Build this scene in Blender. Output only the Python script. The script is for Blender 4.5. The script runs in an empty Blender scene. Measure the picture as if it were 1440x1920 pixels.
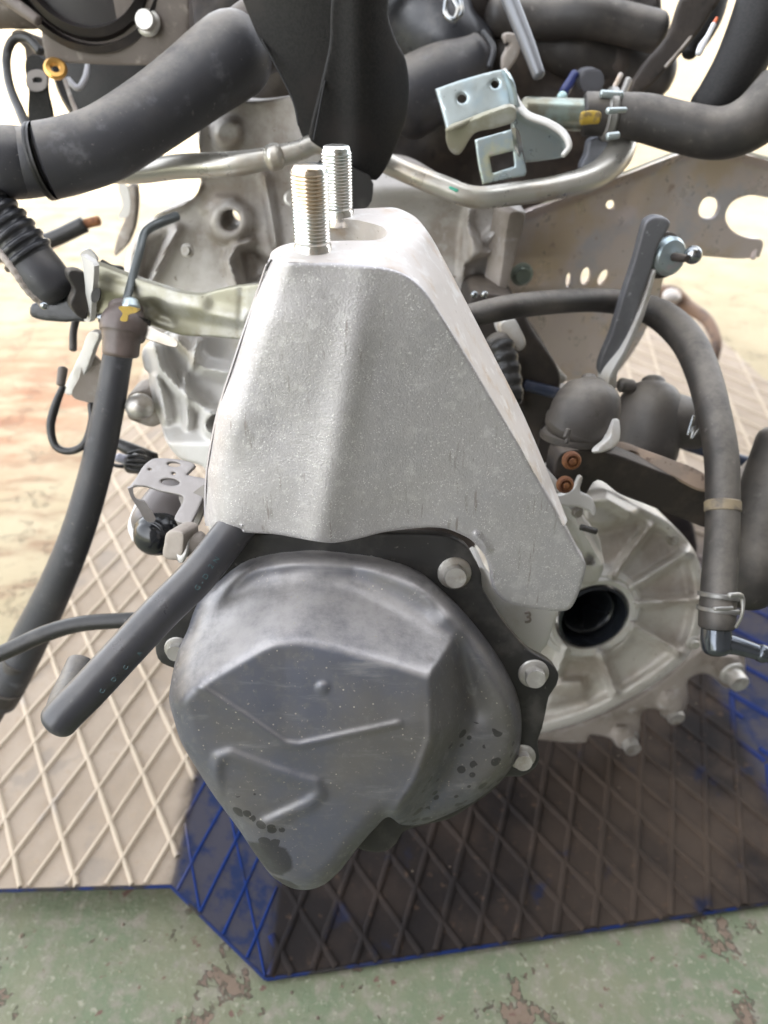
import bpy, bmesh, math, random
import numpy as np
from mathutils import Vector, Matrix
from mathutils.geometry import delaunay_2d_cdt
rng = random.Random(7)
SC = bpy.context.scene
COL = SC.collection
R = math.radians
# ------------------------------------------------------------------ camera
FPX = 1423.0
PITCH = R(35)
CAM = np.array([0.0, 0.0, 0.56])
FWD = np.array([0, math.cos(PITCH), -math.sin(PITCH)])
UPV = np.array([0, math.sin(PITCH), math.cos(PITCH)])
RGT = np.array([1.0, 0, 0])
cam = bpy.data.cameras.new('camera')
camo = bpy.data.objects.new('camera', cam)
COL.objects.link(camo)
camo.location = CAM
camo.rotation_euler = (math.pi / 2 - PITCH, 0, 0)
cam.sensor_fit = 'VERTICAL'
cam.sensor_height = 24.0
cam.sensor_width = 18.0
cam.lens = FPX / 1920 * 24.0
cam.clip_start = 0.01
cam.clip_end = 200
cam.dof.use_dof = True
cam.dof.focus_distance = 0.315
cam.dof.aperture_fstop = 6.3
SC.camera = camo
# ------------------------------------------------------------------ world + sun
SUN_EL, SUN_AZ = R(42), R(155)      # azimuth from +Y towards +X
w = bpy.data.worlds.new('World')
SC.world = w
w.use_nodes = True
wn = w.node_tree
sky = wn.nodes.new('ShaderNodeTexSky')
sky.sky_type = 'NISHITA'
sky.sun_disc = False
sky.sun_elevation = SUN_EL
sky.sun_rotation = SUN_AZ
sky.dust_density = 3.0
wn.nodes['Background'].inputs[1].default_value = 0.15
hs = wn.nodes.new('ShaderNodeHueSaturation')      # hazy, nearly white sky
hs.inputs['Saturation'].default_value = 0.2
wn.links.new(sky.outputs[0], hs.inputs['Color'])
wn.links.new(hs.outputs[0], wn.nodes['Background'].inputs[0])
sl = bpy.data.lights.new('sun', 'SUN')
sl.energy = 2.0
sl.angle = R(0.6)
sl.color = (1, 0.95, 0.86)
slo = bpy.data.objects.new('sun', sl)
COL.objects.link(slo)
sd = Vector((math.sin(SUN_AZ) * math.cos(SUN_EL), math.cos(SUN_AZ) * math.cos(SUN_EL), math.sin(SUN_EL)))
slo.rotation_euler = sd.to_track_quat('Z', 'Y').to_euler()
SC.view_settings.view_transform = 'Standard'
SC.view_settings.look = 'None'
SC.view_settings.exposure = 3.12
SC.view_settings.gamma = 1
try:
    SC.cycles.use_denoising = True
    SC.cycles.max_bounces = 8
    SC.cycles.diffuse_bounces = 4
except Exception:
    pass

# ------------------------------------------------------------------ maths helpers
def rayv(px, py):
    px = np.asarray(px, float); py = np.asarray(py, float)
    return FWD + ((px - 720) / FPX)[..., None] * RGT + ((960 - py) / FPX)[..., None] * UPV

def P(px, py, d):
    return CAM + rayv(px, py) * np.asarray(d, float)[..., None]

def PZ(px, py, z):
    r = rayv(px, py)
    return CAM + r * ((z - CAM[2]) / r[..., 2])[..., None]

class Plane:
    """plane through a point at px,py,depth; normal leans up by tilt and to the right by yaw from facing the viewer"""
    def __init__(s, px, py, d, tilt=0, yaw=0):
        s.p = P(px, py, d)
        t, y = R(tilt), R(yaw)
        s.n = np.array([math.sin(y) * math.cos(t), -math.cos(y) * math.cos(t), math.sin(t)])
    def hit(s, px, py, h=0):
        r = rayv(px, py)
        k = ((s.p - CAM) @ s.n + np.asarray(h, float)) / (r @ s.n)
        return CAM + r * k[..., None]
    def depth(s, px, py, h=0):
        return float((s.hit(px, py, h) - CAM) @ FWD)

def smooth_poly(pts, step=6, closed=True, corner=None):
    """Catmull-Rom through the points, resampled; a point with a third value 1 stays a sharp corner"""
    n = len(pts)
    out = []
    rngi = range(n if closed else n - 1)
    for i in rngi:
        p0, p1, p2, p3 = pts[(i - 1) % n], pts[i], pts[(i + 1) % n], pts[(i + 2) % n]
        if not closed:
            if i == 0: p0 = p1
            if i == n - 2: p3 = p2
        c1 = len(p1) > 2 and p1[2]; c2 = len(p2) > 2 and p2[2]
        a, b, c, d = [np.array(q[:2], float) for q in (p0, p1, p2, p3)]
        L = np.linalg.norm(c - b)
        k = max(1, int(round(L / step)))
        def tang(u, v, wv):     # limited tangent
            t = (wv - u) * 0.5
            m = min(np.linalg.norm(v - u), np.linalg.norm(wv - v))
            tl = np.linalg.norm(t)
            return t * (m / tl) if tl > 1e-9 else t
        m1 = (c - b) if c1 else tang(a, b, c)
        m2 = (c - b) if c2 else tang(b, c, d)
        m1 = m1 / (np.linalg.norm(m1) + 1e-9) * L * 0.9; m2 = m2 / (np.linalg.norm(m2) + 1e-9) * L * 0.9
        for j in range(k):
            t = j / k
            out.append((2*t**3 - 3*t**2 + 1) * b + (t**3 - 2*t**2 + t) * m1 + (-2*t**3 + 3*t**2) * c + (t**3 - t**2) * m2)
    if not closed: out.append(np.array(pts[-1][:2], float))
    return np.array(out)

def inside(poly, q):
    x, y = q[:, 0], q[:, 1]
    r = np.zeros(len(q), bool)
    n = len(poly)
    for i in range(n):
        x1, y1 = poly[i]; x2, y2 = poly[(i + 1) % n]
        c = ((y1 > y) != (y2 > y))
        with np.errstate(divide='ignore', invalid='ignore'):
            xi = (x2 - x1) * (y - y1) / (y2 - y1 + 1e-12) + x1
        r ^= c & (x < xi)
    return r

def segdist(q, a, b):
    a = np.array(a[:2], float); b = np.array(b[:2], float)
    ab = b - a
    t = np.clip(((q - a) @ ab) / (ab @ ab + 1e-9), 0, 1)
    return np.linalg.norm(q - (a + t[:, None] * ab), axis=1)

def polydist(q, poly, closed=True):
    n = len(poly)
    d = np.full(len(q), 1e9)
    for i in range(n if closed else n - 1):
        d = np.minimum(d, segdist(q, poly[i], poly[(i + 1) % n]))
    return d

def rbf(points):
    """smooth interpolation of (px, py, value) samples"""
    pts = np.array([p[:2] for p in points], float) / 400.0
    v = np.array([p[2] for p in points], float)
    n = len(pts)
    def k(r): return np.where(r > 1e-9, r * r * np.log(r + 1e-12), 0)
    D = np.linalg.norm(pts[:, None] - pts[None], axis=2)
    A = np.zeros((n + 3, n + 3))
    A[:n, :n] = k(D) + np.eye(n) * 1e-4
    A[:n, n] = 1; A[:n, n + 1:] = pts
    A[n, :n] = 1; A[n + 1:, :n] = pts.T
    s = np.linalg.solve(A, np.concatenate([v, [0, 0, 0]]))
    def f(q):
        q = q / 400.0
        D = np.linalg.norm(q[:, None] - pts[None], axis=2)
        return k(D) @ s[:n] + s[n] + q @ s[n + 1:]
    return f

def ridge(q, pts, wid, h):
    """rounded rib of half width wid px and height h along a polyline"""
    d = polydist(q, [p[:2] for p in pts], closed=False)
    t = np.clip(d / wid, 0, 1)
    return h * (1 - t * t * (3 - 2 * t))

def disc(q, c, r, h, soft=4, inner=0):
    d = np.hypot(q[:, 0] - c[0], q[:, 1] - c[1])
    v = np.clip((r - d) / soft, 0, 1)
    if inner: v = v * np.clip((d - inner) / soft, 0, 1)
    return h * v * v * (3 - 2 * v)

def pocket(q, poly, h, soft=8):
    ins = inside(poly, q)
    d = polydist(q, poly)
    v = np.where(ins, np.clip(d / soft, 0, 1), 0)
    return h * v * v * (3 - 2 * v)

def smin(a, b, k):
    h = np.clip(0.5 + 0.5 * (b - a) / k, 0, 1)
    return b * (1 - h) + a * h - k * h * (1 - h)
def smax(a, b, k): return -smin(-a, -b, k)

# ------------------------------------------------------------------ object helpers
def thing(name, label, cat, loc, group=None):
    o = bpy.data.objects.new(name, None)
    COL.objects.link(o)
    o.location = loc
    o.empty_display_size = 0.02
    o['label'] = label; o['category'] = cat
    if group: o['group'] = group
    return o

def tag(o, label, cat, group=None):
    o['label'] = label; o['category'] = cat
    if group: o['group'] = group
    return o

def origin_of(parent):
    v = Vector((0, 0, 0))
    while parent is not None:
        v += Vector(parent.location); parent = parent.parent
    return np.array(v)

def mesh_obj(name, verts, faces, mat, parent=None, smooth=True, angle=35, own=False):
    verts = np.asarray(verts, float)
    if parent is not None:
        og = origin_of(parent)
    else:
        og = np.array([verts[:, 0].mean(), verts[:, 1].mean(), verts[:, 2].min()])
    me = bpy.data.meshes.new(name)
    me.from_pydata([tuple(v) for v in (verts - og)], [], [tuple(int(i) for i in f) for f in faces])
    me.validate()
    bm = bmesh.new(); bm.from_mesh(me)
    bmesh.ops.recalc_face_normals(bm, faces=bm.faces)
    bm.to_mesh(me); bm.free()
    if smooth:
        me.shade_smooth()
        me.set_sharp_from_angle(angle=R(angle))
    if mat: me.materials.append(mat)
    o = bpy.data.objects.new(name, me)
    COL.objects.link(o)
    if parent is not None: o.parent = parent
    else: o.location = og
    return o

def join_geo(parts):
    V, Fc = [], []
    for v, f in parts:
        b = sum(len(a) for a in V)
        V.append(np.asarray(v, float)); Fc += [[i + b for i in q] for q in f]
    return np.concatenate(V), Fc

def relief_geo(outline, plane, h=None, smooth_h=0, step=8, back=0.01, roll=None, holes=(), depthfn=None, thick_dir=None):
    """a solid whose front is traced by an outline (and holes), set on a plane, with heights towards the plane's normal"""
    poly = smooth_poly(outline, step)
    hp = [smooth_poly(hh, min(step, 4)) for hh in holes]
    lo, hi = poly.min(0), poly.max(0)
    gx, gy = np.meshgrid(np.arange(lo[0], hi[0], step), np.arange(lo[1], hi[1], step * 0.87))
    gx = gx + (np.arange(gx.shape[0]) % 2)[:, None] * step * 0.5
    g = np.stack([gx.ravel(), gy.ravel()], 1)
    extra = []
    if roll:
        for fr in (0.08, 0.3, 0.62, 1.0):
            if roll[0] * fr > step * 0.12:
                for lp, sgn in [(poly, 1)] + [(x, 1) for x in hp]:
                    t = np.roll(lp, -1, 0) - np.roll(lp, 1, 0)
                    nn = np.stack([-t[:, 1], t[:, 0]], 1); nn /= np.linalg.norm(nn, axis=1)[:, None] + 1e-9
                    for s2 in (1, -1): extra.append(lp + nn * s2 * roll[0] * fr)
    if extra:
        e = np.concatenate(extra)
        loops = [poly] + hp
        de = np.minimum.reduce([polydist(e, l) for l in loops])
        e = e[de > roll[0] * 0.06]
        dg = np.minimum.reduce([polydist(g, l) for l in loops])
        g = np.concatenate([g[dg > roll[0] * 1.1], e])
    ok = inside(poly, g)
    for x in hp: ok &= ~inside(x, g)
    g = g[ok]
    loops = [poly] + hp
    dd = np.minimum.reduce([polydist(g, l) for l in loops]) if len(g) else np.zeros(0)
    if len(g): g = g[dd > (0.45 * step if not roll else 0.06 * roll[0])]
    # drop near duplicates
    if len(g):
        key = np.unique(np.round(g / (step * 0.28)).astype(int), axis=0, return_index=True)[1]
        g = g[np.sort(key)]
    pts = [tuple(p) for p in poly]; edges = [(i, (i + 1) % len(poly)) for i in range(len(poly))]
    for x in hp:
        b = len(pts); pts += [tuple(p) for p in x]
        edges += [(b + i, b + (i + 1) % len(x)) for i in range(len(x))]
    pts += [tuple(p) for p in g]
    res = delaunay_2d_cdt([Vector(p) for p in pts], edges, [], 0, 1e-4)
    q = np.array([(v.x, v.y) for v in res[0]])
    tris = np.array([f for f in res[2] if len(f) == 3])
    cen = q[tris].mean(1)
    k = inside(poly, cen)
    for x in hp: k &= ~inside(x, cen)
    tris = tris[k]
    used = np.unique(tris)
    remap = -np.ones(len(q), int); remap[used] = np.arange(len(used))
    q = q[used]; tris = remap[tris]
    hh = np.zeros(len(q)) if h is None else h(q)
    for _ in range(smooth_h):
        sm = np.zeros(len(q)); ct = np.zeros(len(q))
        for a_, b_ in ((0, 1), (1, 2), (2, 0), (1, 0), (2, 1), (0, 2)):
            np.add.at(sm, tris[:, a_], hh[tris[:, b_]]); np.add.at(ct, tris[:, a_], 1)
        hh = 0.4 * hh + 0.6 * sm / np.maximum(ct, 1)
    if roll:
        d = np.minimum.reduce([polydist(q, l) for l in loops])
        t = np.clip(1 - d / roll[0], 0, 1)
        t = t * 0.93
        hh = hh - roll[1] * (1 - np.sqrt(np.clip(1 - t * t, 0, 1)))
    if depthfn is not None:
        V = P(q[:, 0], q[:, 1], depthfn(q) - hh)
    else:
        V = plane.hit(q[:, 0], q[:, 1], hh)
    nvec = -plane.n * back if thick_dir is None else np.array(thick_dir, float)
    base = V if (depthfn is not None or thick_dir is not None) else plane.hit(q[:, 0], q[:, 1], np.minimum(hh, 0))
    Bk = base + nvec
    n = len(q)
    # boundary edges
    from collections import Counter
    cnt = Counter()
    for a, b, c in tris.tolist():
        for e in ((a, b), (b, c), (c, a)): cnt[tuple(sorted(e))] += 1
    faces = [list(t) for t in tris.tolist()] + [[c + n, b + n, a + n] for a, b, c in tris.tolist()]
    for a, b, c in tris.tolist():
        for e in ((a, b), (b, c), (c, a)):
            if cnt[tuple(sorted(e))] == 1: faces.append([e[1], e[0], e[0] + n, e[1] + n])
    return np.concatenate([V, Bk]), faces

def relief(name, outline, plane, mat, parent=None, angle=50, **kw):
    v, f = relief_geo(outline, plane, **kw)
    return mesh_obj(name, v, f, mat, parent, angle=angle)

def circle(c, rx, ry=None, n=14, rot=0):
    ry = ry or rx
    out = []
    for i in range(n):
        a = 2 * math.pi * i / n
        x, y = rx * math.cos(a), ry * math.sin(a)
        out.append((c[0] + x * math.cos(rot) - y * math.sin(rot), c[1] + x * math.sin(rot) + y * math.cos(rot)))
    return out

def resample3(pts, n_per=8):
    pts = [np.array(p, float) for p in pts]
    if len(pts) == 2:
        return np.array([pts[0] * (1 - t) + pts[1] * t for t in np.linspace(0, 1, max(2, n_per))])
    out = []
    n = len(pts)
    for i in range(n - 1):
        p0 = pts[max(i - 1, 0)]; p1 = pts[i]; p2 = pts[i + 1]; p3 = pts[min(i + 2, n - 1)]
        if i == 0: p0 = 2 * p1 - p2
        if i == n - 2: p3 = 2 * p2 - p1
        for j in range(n_per):
            t = j / n_per
            out.append(0.5 * ((2 * p1) + (-p0 + p2) * t + (2*p0 - 5*p1 + 4*p2 - p3) * t*t + (-p0 + 3*p1 - 3*p2 + p3) * t**3))
    out.append(pts[-1])
    return np.array(out)

def sweep_geo(cen, rad, nseg=20, cap='round', squash=None, up=None, ri=0.7):
    """tube along centres with radii; squash = (a, b) makes the section an ellipse; cap round, flat or open (hollow end)"""
    n = len(cen)
    tan = np.gradient(cen, axis=0)
    tan /= np.linalg.norm(tan, axis=1)[:, None] + 1e-12
    ref = np.array(up if up is not None else ([0, 0, 1] if abs(tan[0][2]) < 0.9 else [0, 1, 0]), float)
    N = np.zeros((n, 3))
    v = ref - tan[0] * (ref @ tan[0]); v /= np.linalg.norm(v); N[0] = v
    for i in range(1, n):
        v = N[i-1] - tan[i] * (N[i-1] @ tan[i]); v /= np.linalg.norm(v) + 1e-12; N[i] = v
    B = np.cross(tan, N)
    rings = [(cen[i], rad[i], i) for i in range(n)]
    if cap == 'round':
        st = [(cen[0] - tan[0] * rad[0] * math.sin(a) * 0.6, rad[0] * math.cos(a), 0) for a in (1.35, 1.0, 0.6, 0.3)]
        en = [(cen[-1] + tan[-1] * rad[-1] * math.sin(a) * 0.6, rad[-1] * math.cos(a), n - 1) for a in (0.3, 0.6, 1.0, 1.35)]
        rings = st + rings + en
    elif cap == 'flat':
        e = 0.12
        rings = [(cen[0] , rad[0] * (1 - e), 0), (cen[0] + tan[0] * rad[0] * e, rad[0], 0)] + rings[1:-1] + [(cen[-1] - tan[-1] * rad[-1] * e, rad[-1], n - 1), (cen[-1], rad[-1] * (1 - e), n - 1)]
    elif cap == 'open':
        dep = rad[0] * 2.5
        rings = [(cen[0] + tan[0] * dep, rad[0] * ri, 0), (cen[0], rad[0] * ri, 0), (cen[0], rad[0], 0)] + rings[1:-1] + [(cen[-1], rad[-1], n - 1), (cen[-1], rad[-1] * ri, n - 1), (cen[-1] - tan[-1] * dep, rad[-1] * ri, n - 1)]
    sa, sb = squash or (1, 1)
    V, Fc = [], []
    ang = np.linspace(0, 2 * math.pi, nseg, endpoint=False)
    for c, r, i in rings:
        for a in ang: V.append(c + r * (sa * math.cos(a) * N[i] + sb * math.sin(a) * B[i]))
    m = len(rings)
    for i in range(m - 1):
        for j in range(nseg):
            k = (j + 1) % nseg
            Fc.append([i*nseg + j, i*nseg + k, (i+1)*nseg + k, (i+1)*nseg + j])
    Fc.append([j for j in range(nseg)][::-1]); Fc.append([(m-1)*nseg + j for j in range(nseg)])
    return np.array(V), Fc

def tube_geo(pts, nseg=20, n_per=8, cap='round', corr=None, **kw):
    """pts = (px, py, depth, radius in px)"""
    c = [np.concatenate([P(p[0], p[1], p[2]), [p[3] * p[2] / FPX]]) for p in pts]
    rs = resample3(c, n_per)
    rad = rs[:, 3].copy()
    if corr:
        s = np.concatenate([[0], np.cumsum(np.linalg.norm(np.diff(rs[:, :3], axis=0), axis=1))])
        pitch, amp = corr
        rad = rad * (1 + amp * np.clip(np.cos(2 * math.pi * s / pitch) * 1.6, -1, 1))
    return sweep_geo(rs[:, :3], rad, nseg, cap, **kw)

def tube(name, pts, mat, parent=None, angle=60, **kw):
    v, f = tube_geo(pts, **kw)
    return mesh_obj(name, v, f, mat, parent, angle=angle)

def lathe_geo(profile, org, axis, nseg=28, hexr=None):
    """profile = (radius, height) along the axis in metres"""
    axis = np.array(axis, float); axis /= np.linalg.norm(axis)
    ref = np.array([1.0, 0, 0]) if abs(axis[0]) < 0.8 else np.array([0, 1.0, 0])
    a = np.cross(axis, ref); a /= np.linalg.norm(a); b = np.cross(axis, a)
    V, Fc = [], []
    for r, z in profile:
        for j in range(nseg):
            t = 2 * math.pi * j / nseg
            V.append(org + axis * z + r * (math.cos(t) * a + math.sin(t) * b))
    m = len(profile)
    for i in range(m - 1):
        for j in range(nseg):
            k = (j + 1) % nseg
            Fc.append([i*nseg + j, i*nseg + k, (i+1)*nseg + k, (i+1)*nseg + j])
    Fc.append(list(range(nseg))[::-1]); Fc.append([(m-1)*nseg + j for j in range(nseg)])
    return np.array(V), Fc

def hex_geo(org, axis, r, h, rot=0.2, z0=0.0, chamfer=0.16):
    axis = np.array(axis, float); axis /= np.linalg.norm(axis)
    ref = np.array([1.0, 0, 0]) if abs(axis[0]) < 0.8 else np.array([0, 1.0, 0])
    a = np.cross(axis, ref); a /= np.linalg.norm(a); b = np.cross(axis, a)
    V, Fc = [], []
    n = 24
    def hexrad(t):
        t = (t - rot) % (math.pi / 3)
        return math.cos(math.pi / 6) / math.cos(t - math.pi / 6)
    prof = [(1, z0, 1), (1, z0 + h * (1 - chamfer * 1.1), 1), (0.90, z0 + h, 0), (0.5, z0 + h * 0.985, 0), (0.1, z0 + h * 0.97, 0)]
    for f, z, hx in prof:
        for j in range(n):
            t = 2 * math.pi * j / n
            rr = r * f * (hexrad(t) if hx else 0.98 * math.cos(math.pi / 6) / 0.86)
            V.append(org + axis * z + rr * (math.cos(t) * a + math.sin(t) * b))
    for i in range(len(prof) - 1):
        for j in range(n):
            k = (j + 1) % n
            Fc.append([i*n + j, i*n + k, (i+1)*n + k, (i+1)*n + j])
    Fc.append(list(range(n))[::-1]); Fc.append([(len(prof)-1)*n + j for j in range(n)])
    return np.array(V), Fc

def bolt(name, px, py, d, normal, rpx, mat, parent, hgt=0.9, flange=1.45, rot=0.2, org=None):
    o = P(px, py, d) if org is None else org
    r = rpx * d / FPX
    parts = [lathe_geo([(r * flange, 0), (r * flange, r * 0.14), (r * flange * 0.93, r * 0.24), (r * 1.0, r * 0.34)], o, normal, 24),
             hex_geo(o, normal, r, r * hgt, rot, r * 0.3)]
    v, f = join_geo(parts)
    return mesh_obj(name, v, f, mat, parent, angle=28)

def ball_geo(c, r, squash=1.0, n=16):
    prof = [(max(r * math.sin(math.pi * i / n), r * 0.02), -r * squash * math.cos(math.pi * i / n)) for i in range(n + 1)]
    return lathe_geo(prof, np.array(c), (0, 0, 1), 24)

# ------------------------------------------------------------------ materials
def M(name, base, rough=0.5, metal=0.0, vary=(), bump=(), speck=None, dust=None, rough_var=0.0, coords=(1, 1, 1), spec=0.5, coat=0):
    """vary: (scale, (r,g,b), lo, hi[, detail[, stretch]]); bump: (scale, distance_m[, stretch]); speck: (scale, (r,g,b), size)"""
    m = bpy.data.materials.new(name)
    m.use_nodes = True
    nt = m.node_tree; N = nt.nodes; L = nt.links
    bs = N['Principled BSDF']
    bs.inputs['Roughness'].default_value = rough
    bs.inputs['Metallic'].default_value = metal
    bs.inputs['Specular IOR Level'].default_value = spec
    if coat:
        bs.inputs['Coat Weight'].default_value = coat; bs.inputs['Coat Roughness'].default_value = 0.15
    tc = N.new('ShaderNodeTexCoord')
    def coord(stretch=None):
        if stretch is None: return tc.outputs['Object']
        mp = N.new('ShaderNodeMapping'); mp.inputs['Scale'].default_value = stretch
        L.new(tc.outputs['Object'], mp.inputs['Vector'])
        return mp.outputs['Vector']
    def noise(scale, detail=5, stretch=None, rgh=0.6):
        n = N.new('ShaderNodeTexNoise'); n.inputs['Scale'].default_value = scale
        n.inputs['Detail'].default_value = detail; n.inputs['Roughness'].default_value = rgh
        L.new(coord(stretch), n.inputs['Vector'])
        return n.outputs['Fac']
    def ramp(fac, lo, hi):
        r = N.new('ShaderNodeMapRange'); r.interpolation_type = 'SMOOTHSTEP'
        r.inputs['From Min'].default_value = lo; r.inputs['From Max'].default_value = hi
        L.new(fac, r.inputs['Value'])
        return r.outputs['Result']
    def mix(fac, a, b):
        x = N.new('ShaderNodeMix'); x.data_type = 'RGBA'
        L.new(fac, x.inputs['Factor'])
        if isinstance(a, tuple): x.inputs['A'].default_value = (*a, 1)
        else: L.new(a, x.inputs['A'])
        if isinstance(b, tuple): x.inputs['B'].default_value = (*b, 1)
        else: L.new(b, x.inputs['B'])
        return x.outputs['Result']
    cur = tuple(base)
    for v in vary:
        scale, col, lo, hi = v[:4]
        det = v[4] if len(v) > 4 else 5
        st = v[5] if len(v) > 5 else None
        cur = mix(ramp(noise(scale, det, st), lo, hi), cur, tuple(col))
    dustf = None
    if dust:
        dcol, amt, lo, hi = dust
        ge = N.new('ShaderNodeNewGeometry'); sx = N.new('ShaderNodeSeparateXYZ')
        L.new(ge.outputs['Normal'], sx.inputs[0])
        a = ramp(sx.outputs['Z'], lo, hi)
        b = ramp(noise(46, 10, None, 0.72), 0.16, 0.66)
        mu = N.new('ShaderNodeMath'); mu.operation = 'MULTIPLY'; L.new(a, mu.inputs[0]); L.new(b, mu.inputs[1])
        m2 = N.new('ShaderNodeMath'); m2.operation = 'MULTIPLY'; L.new(mu.outputs[0], m2.inputs[0]); m2.inputs[1].default_value = amt
        dustf = m2.outputs[0]
        cur = mix(dustf, cur, tuple(dcol))
    if speck:
        vo = N.new('ShaderNodeTexVoronoi'); vo.inputs['Scale'].default_value = speck[0]
        L.new(tc.outputs['Object'], vo.inputs['Vector'])
        r = N.new('ShaderNodeMapRange'); r.inputs['From Min'].default_value = speck[2]; r.inputs['From Max'].default_value = speck[2] * 0.6
        L.new(vo.outputs['Distance'], r.inputs['Value'])
        g = ramp(noise(speck[0] * 0.13, 3), 0.42, 0.6)
        mu = N.new('ShaderNodeMath'); mu.operation = 'MULTIPLY'; L.new(r.outputs[0], mu.inputs[0]); L.new(g, mu.inputs[1])
        cur = mix(mu.outputs[0], cur, tuple(speck[1]))
    if isinstance(cur, tuple): bs.inputs['Base Color'].default_value = (*cur, 1)
    else: L.new(cur, bs.inputs['Base Color'])
    if rough_var:
        r = N.new('ShaderNodeMapRange'); r.inputs['To Min'].default_value = max(0.03, rough - rough_var); r.inputs['To Max'].default_value = min(1, rough + rough_var)
        r.inputs['From Min'].default_value = 0.3; r.inputs['From Max'].default_value = 0.7
        L.new(noise(70, 6), r.inputs['Value']); L.new(r.outputs[0], bs.inputs['Roughness'])
    prev = None
    for b in bump:
        bn = N.new('ShaderNodeBump'); bn.inputs['Strength'].default_value = 1.0; bn.inputs['Distance'].default_value = b[1]
        L.new(noise(b[0], 5, b[2] if len(b) > 2 else None), bn.inputs['Height'])
        if prev: L.new(prev, bn.inputs['Normal'])
        prev = bn.outputs['Normal']
    if prev: L.new(prev, bs.inputs['Normal'])
    m['n'] = 1
    return m

ALU = M('cast_aluminium_bracket', (0.46, 0.44, 0.445), 0.43, 0.45,
        vary=[(14, (0.42, 0.405, 0.42), 0.4, 0.7), (160, (0.60, 0.585, 0.58), 0.5, 0.8), (75, (0.32, 0.29, 0.28), 0.62, 0.70, 8, (4.5, 4.5, 0.5)), (120, (0.36, 0.34, 0.33), 0.64, 0.70, 4, (3, 3, 0.35)), (900, (0.66, 0.65, 0.64), 0.6, 0.72, 2), (420, (0.3, 0.28, 0.27), 0.68, 0.74, 4)],
        speck=(1000, (0.85, 0.84, 0.82), 0.25), bump=[(1300, 0.00024), (240, 0.0002)], rough_var=0.12)
ALU_TOP = M('dusty_cast_top', (0.52, 0.48, 0.45), 0.55, 0.3,
        vary=[(45, (0.46, 0.36, 0.27), 0.5, 0.68), (120, (0.62, 0.60, 0.58), 0.5, 0.7), (400, (0.3, 0.26, 0.22), 0.66, 0.72)], bump=[(900, 0.0001)], rough_var=0.1)
CAST = M('gearbox_casting', (0.52, 0.495, 0.47), 0.55, 0.25,
        vary=[(22, (0.30, 0.26, 0.22), 0.45, 0.7), (80, (0.5, 0.48, 0.46), 0.5, 0.75), (200, (0.22, 0.18, 0.15), 0.62, 0.72)],
        bump=[(700, 0.00015), (90, 0.0006)], rough_var=0.12)
CASTB = M('brown_stained_casting', (0.33, 0.29, 0.255), 0.65, 0.2,
        vary=[(25, (0.20, 0.17, 0.14), 0.42, 0.66), (90, (0.42, 0.39, 0.36), 0.52, 0.75)], bump=[(600, 0.0002), (90, 0.0006)])
CASTL = M('clean_bell_casting', (0.60, 0.585, 0.56), 0.55, 0.3,
        vary=[(20, (0.42, 0.37, 0.30), 0.48, 0.72), (100, (0.6, 0.6, 0.58), 0.5, 0.75)], bump=[(700, 0.00015)], rough_var=0.1)
SHELL = M('dusty_toplit_steel_cover', (0.10, 0.105, 0.13), 0.42, 0.35,
        vary=[(16, (0.125, 0.118, 0.112), 0.35, 0.65), (240, (0.15, 0.145, 0.14), 0.5, 0.85), (520, (0.24, 0.22, 0.2), 0.64, 0.7), (60, (0.24, 0.235, 0.235), 0.55, 0.85, 8, (0.5, 6, 1.5))],
        speck=(260, (0.36, 0.33, 0.28), 0.12), dust=((0.43, 0.41, 0.40), 0.85, 0.45, 0.95), bump=[(900, 0.00006)], rough_var=0.12)  # dust also lightens the upward slopes, colouring in light from above
BLK = M('black_painted_steel', (0.022, 0.021, 0.02), 0.4, 0.1,
        vary=[(60, (0.06, 0.055, 0.05), 0.5, 0.75), (300, (0.12, 0.11, 0.1), 0.66, 0.74)], bump=[(500, 0.0001)], rough_var=0.12)
RUB = M('black_rubber_hose', (0.036, 0.036, 0.041), 0.5, 0.0,
        vary=[(40, (0.05, 0.048, 0.05), 0.45, 0.7), (70, (0.11, 0.11, 0.12), 0.56, 0.76, 10), (400, (0.2, 0.19, 0.18), 0.68, 0.74), (220, (0.15, 0.14, 0.13), 0.66, 0.76)],
        dust=((0.26, 0.23, 0.19), 0.65, 0.45, 1.0), bump=[(500, 0.00012)], rough_var=0.1)
RUBD = M('dusty_brown_rubber_hose', (0.026, 0.023, 0.021), 0.55, 0.0,
        vary=[(50, (0.05, 0.043, 0.037), 0.42, 0.7), (190, (0.11, 0.1, 0.088), 0.62, 0.75)],
        dust=((0.22, 0.195, 0.165), 0.75, 0.3, 0.95), bump=[(500, 0.00015)])
STRAP = M('black_webbing', (0.009, 0.0085, 0.0085), 0.6, 0.0, spec=0.3, vary=[(700, (0.015, 0.014, 0.0135), 0.4, 0.6), (30, (0.02, 0.017, 0.016), 0.5, 0.75)], bump=[(1100, 0.00015)])
PLAS = M('black_plastic', (0.025, 0.026, 0.03), 0.33, 0.0, vary=[(80, (0.06, 0.058, 0.058), 0.5, 0.75)], bump=[(300, 0.00008)], rough_var=0.1)
CASTD = M('bell_casting_grimy', (0.60, 0.575, 0.535), 0.5, 0.3,
        vary=[(26, (0.43, 0.38, 0.33), 0.42, 0.66, 8), (110, (0.55, 0.52, 0.48), 0.52, 0.72), (300, (0.2, 0.15, 0.11), 0.64, 0.74)], dust=((0.5, 0.46, 0.4), 0.5, 0.4, 1.0), bump=[(500, 0.0003), (60, 0.0008)], rough_var=0.12)
ZINC = M('zinc_plated_steel', (0.40, 0.45, 0.45), 0.32, 0.7, vary=[(26, (0.33, 0.42, 0.47), 0.45, 0.66), (24, (0.52, 0.52, 0.36), 0.54, 0.68), (40, (0.52, 0.42, 0.45), 0.62, 0.72)], rough_var=0.08, bump=[(300, 0.00006)])
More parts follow.
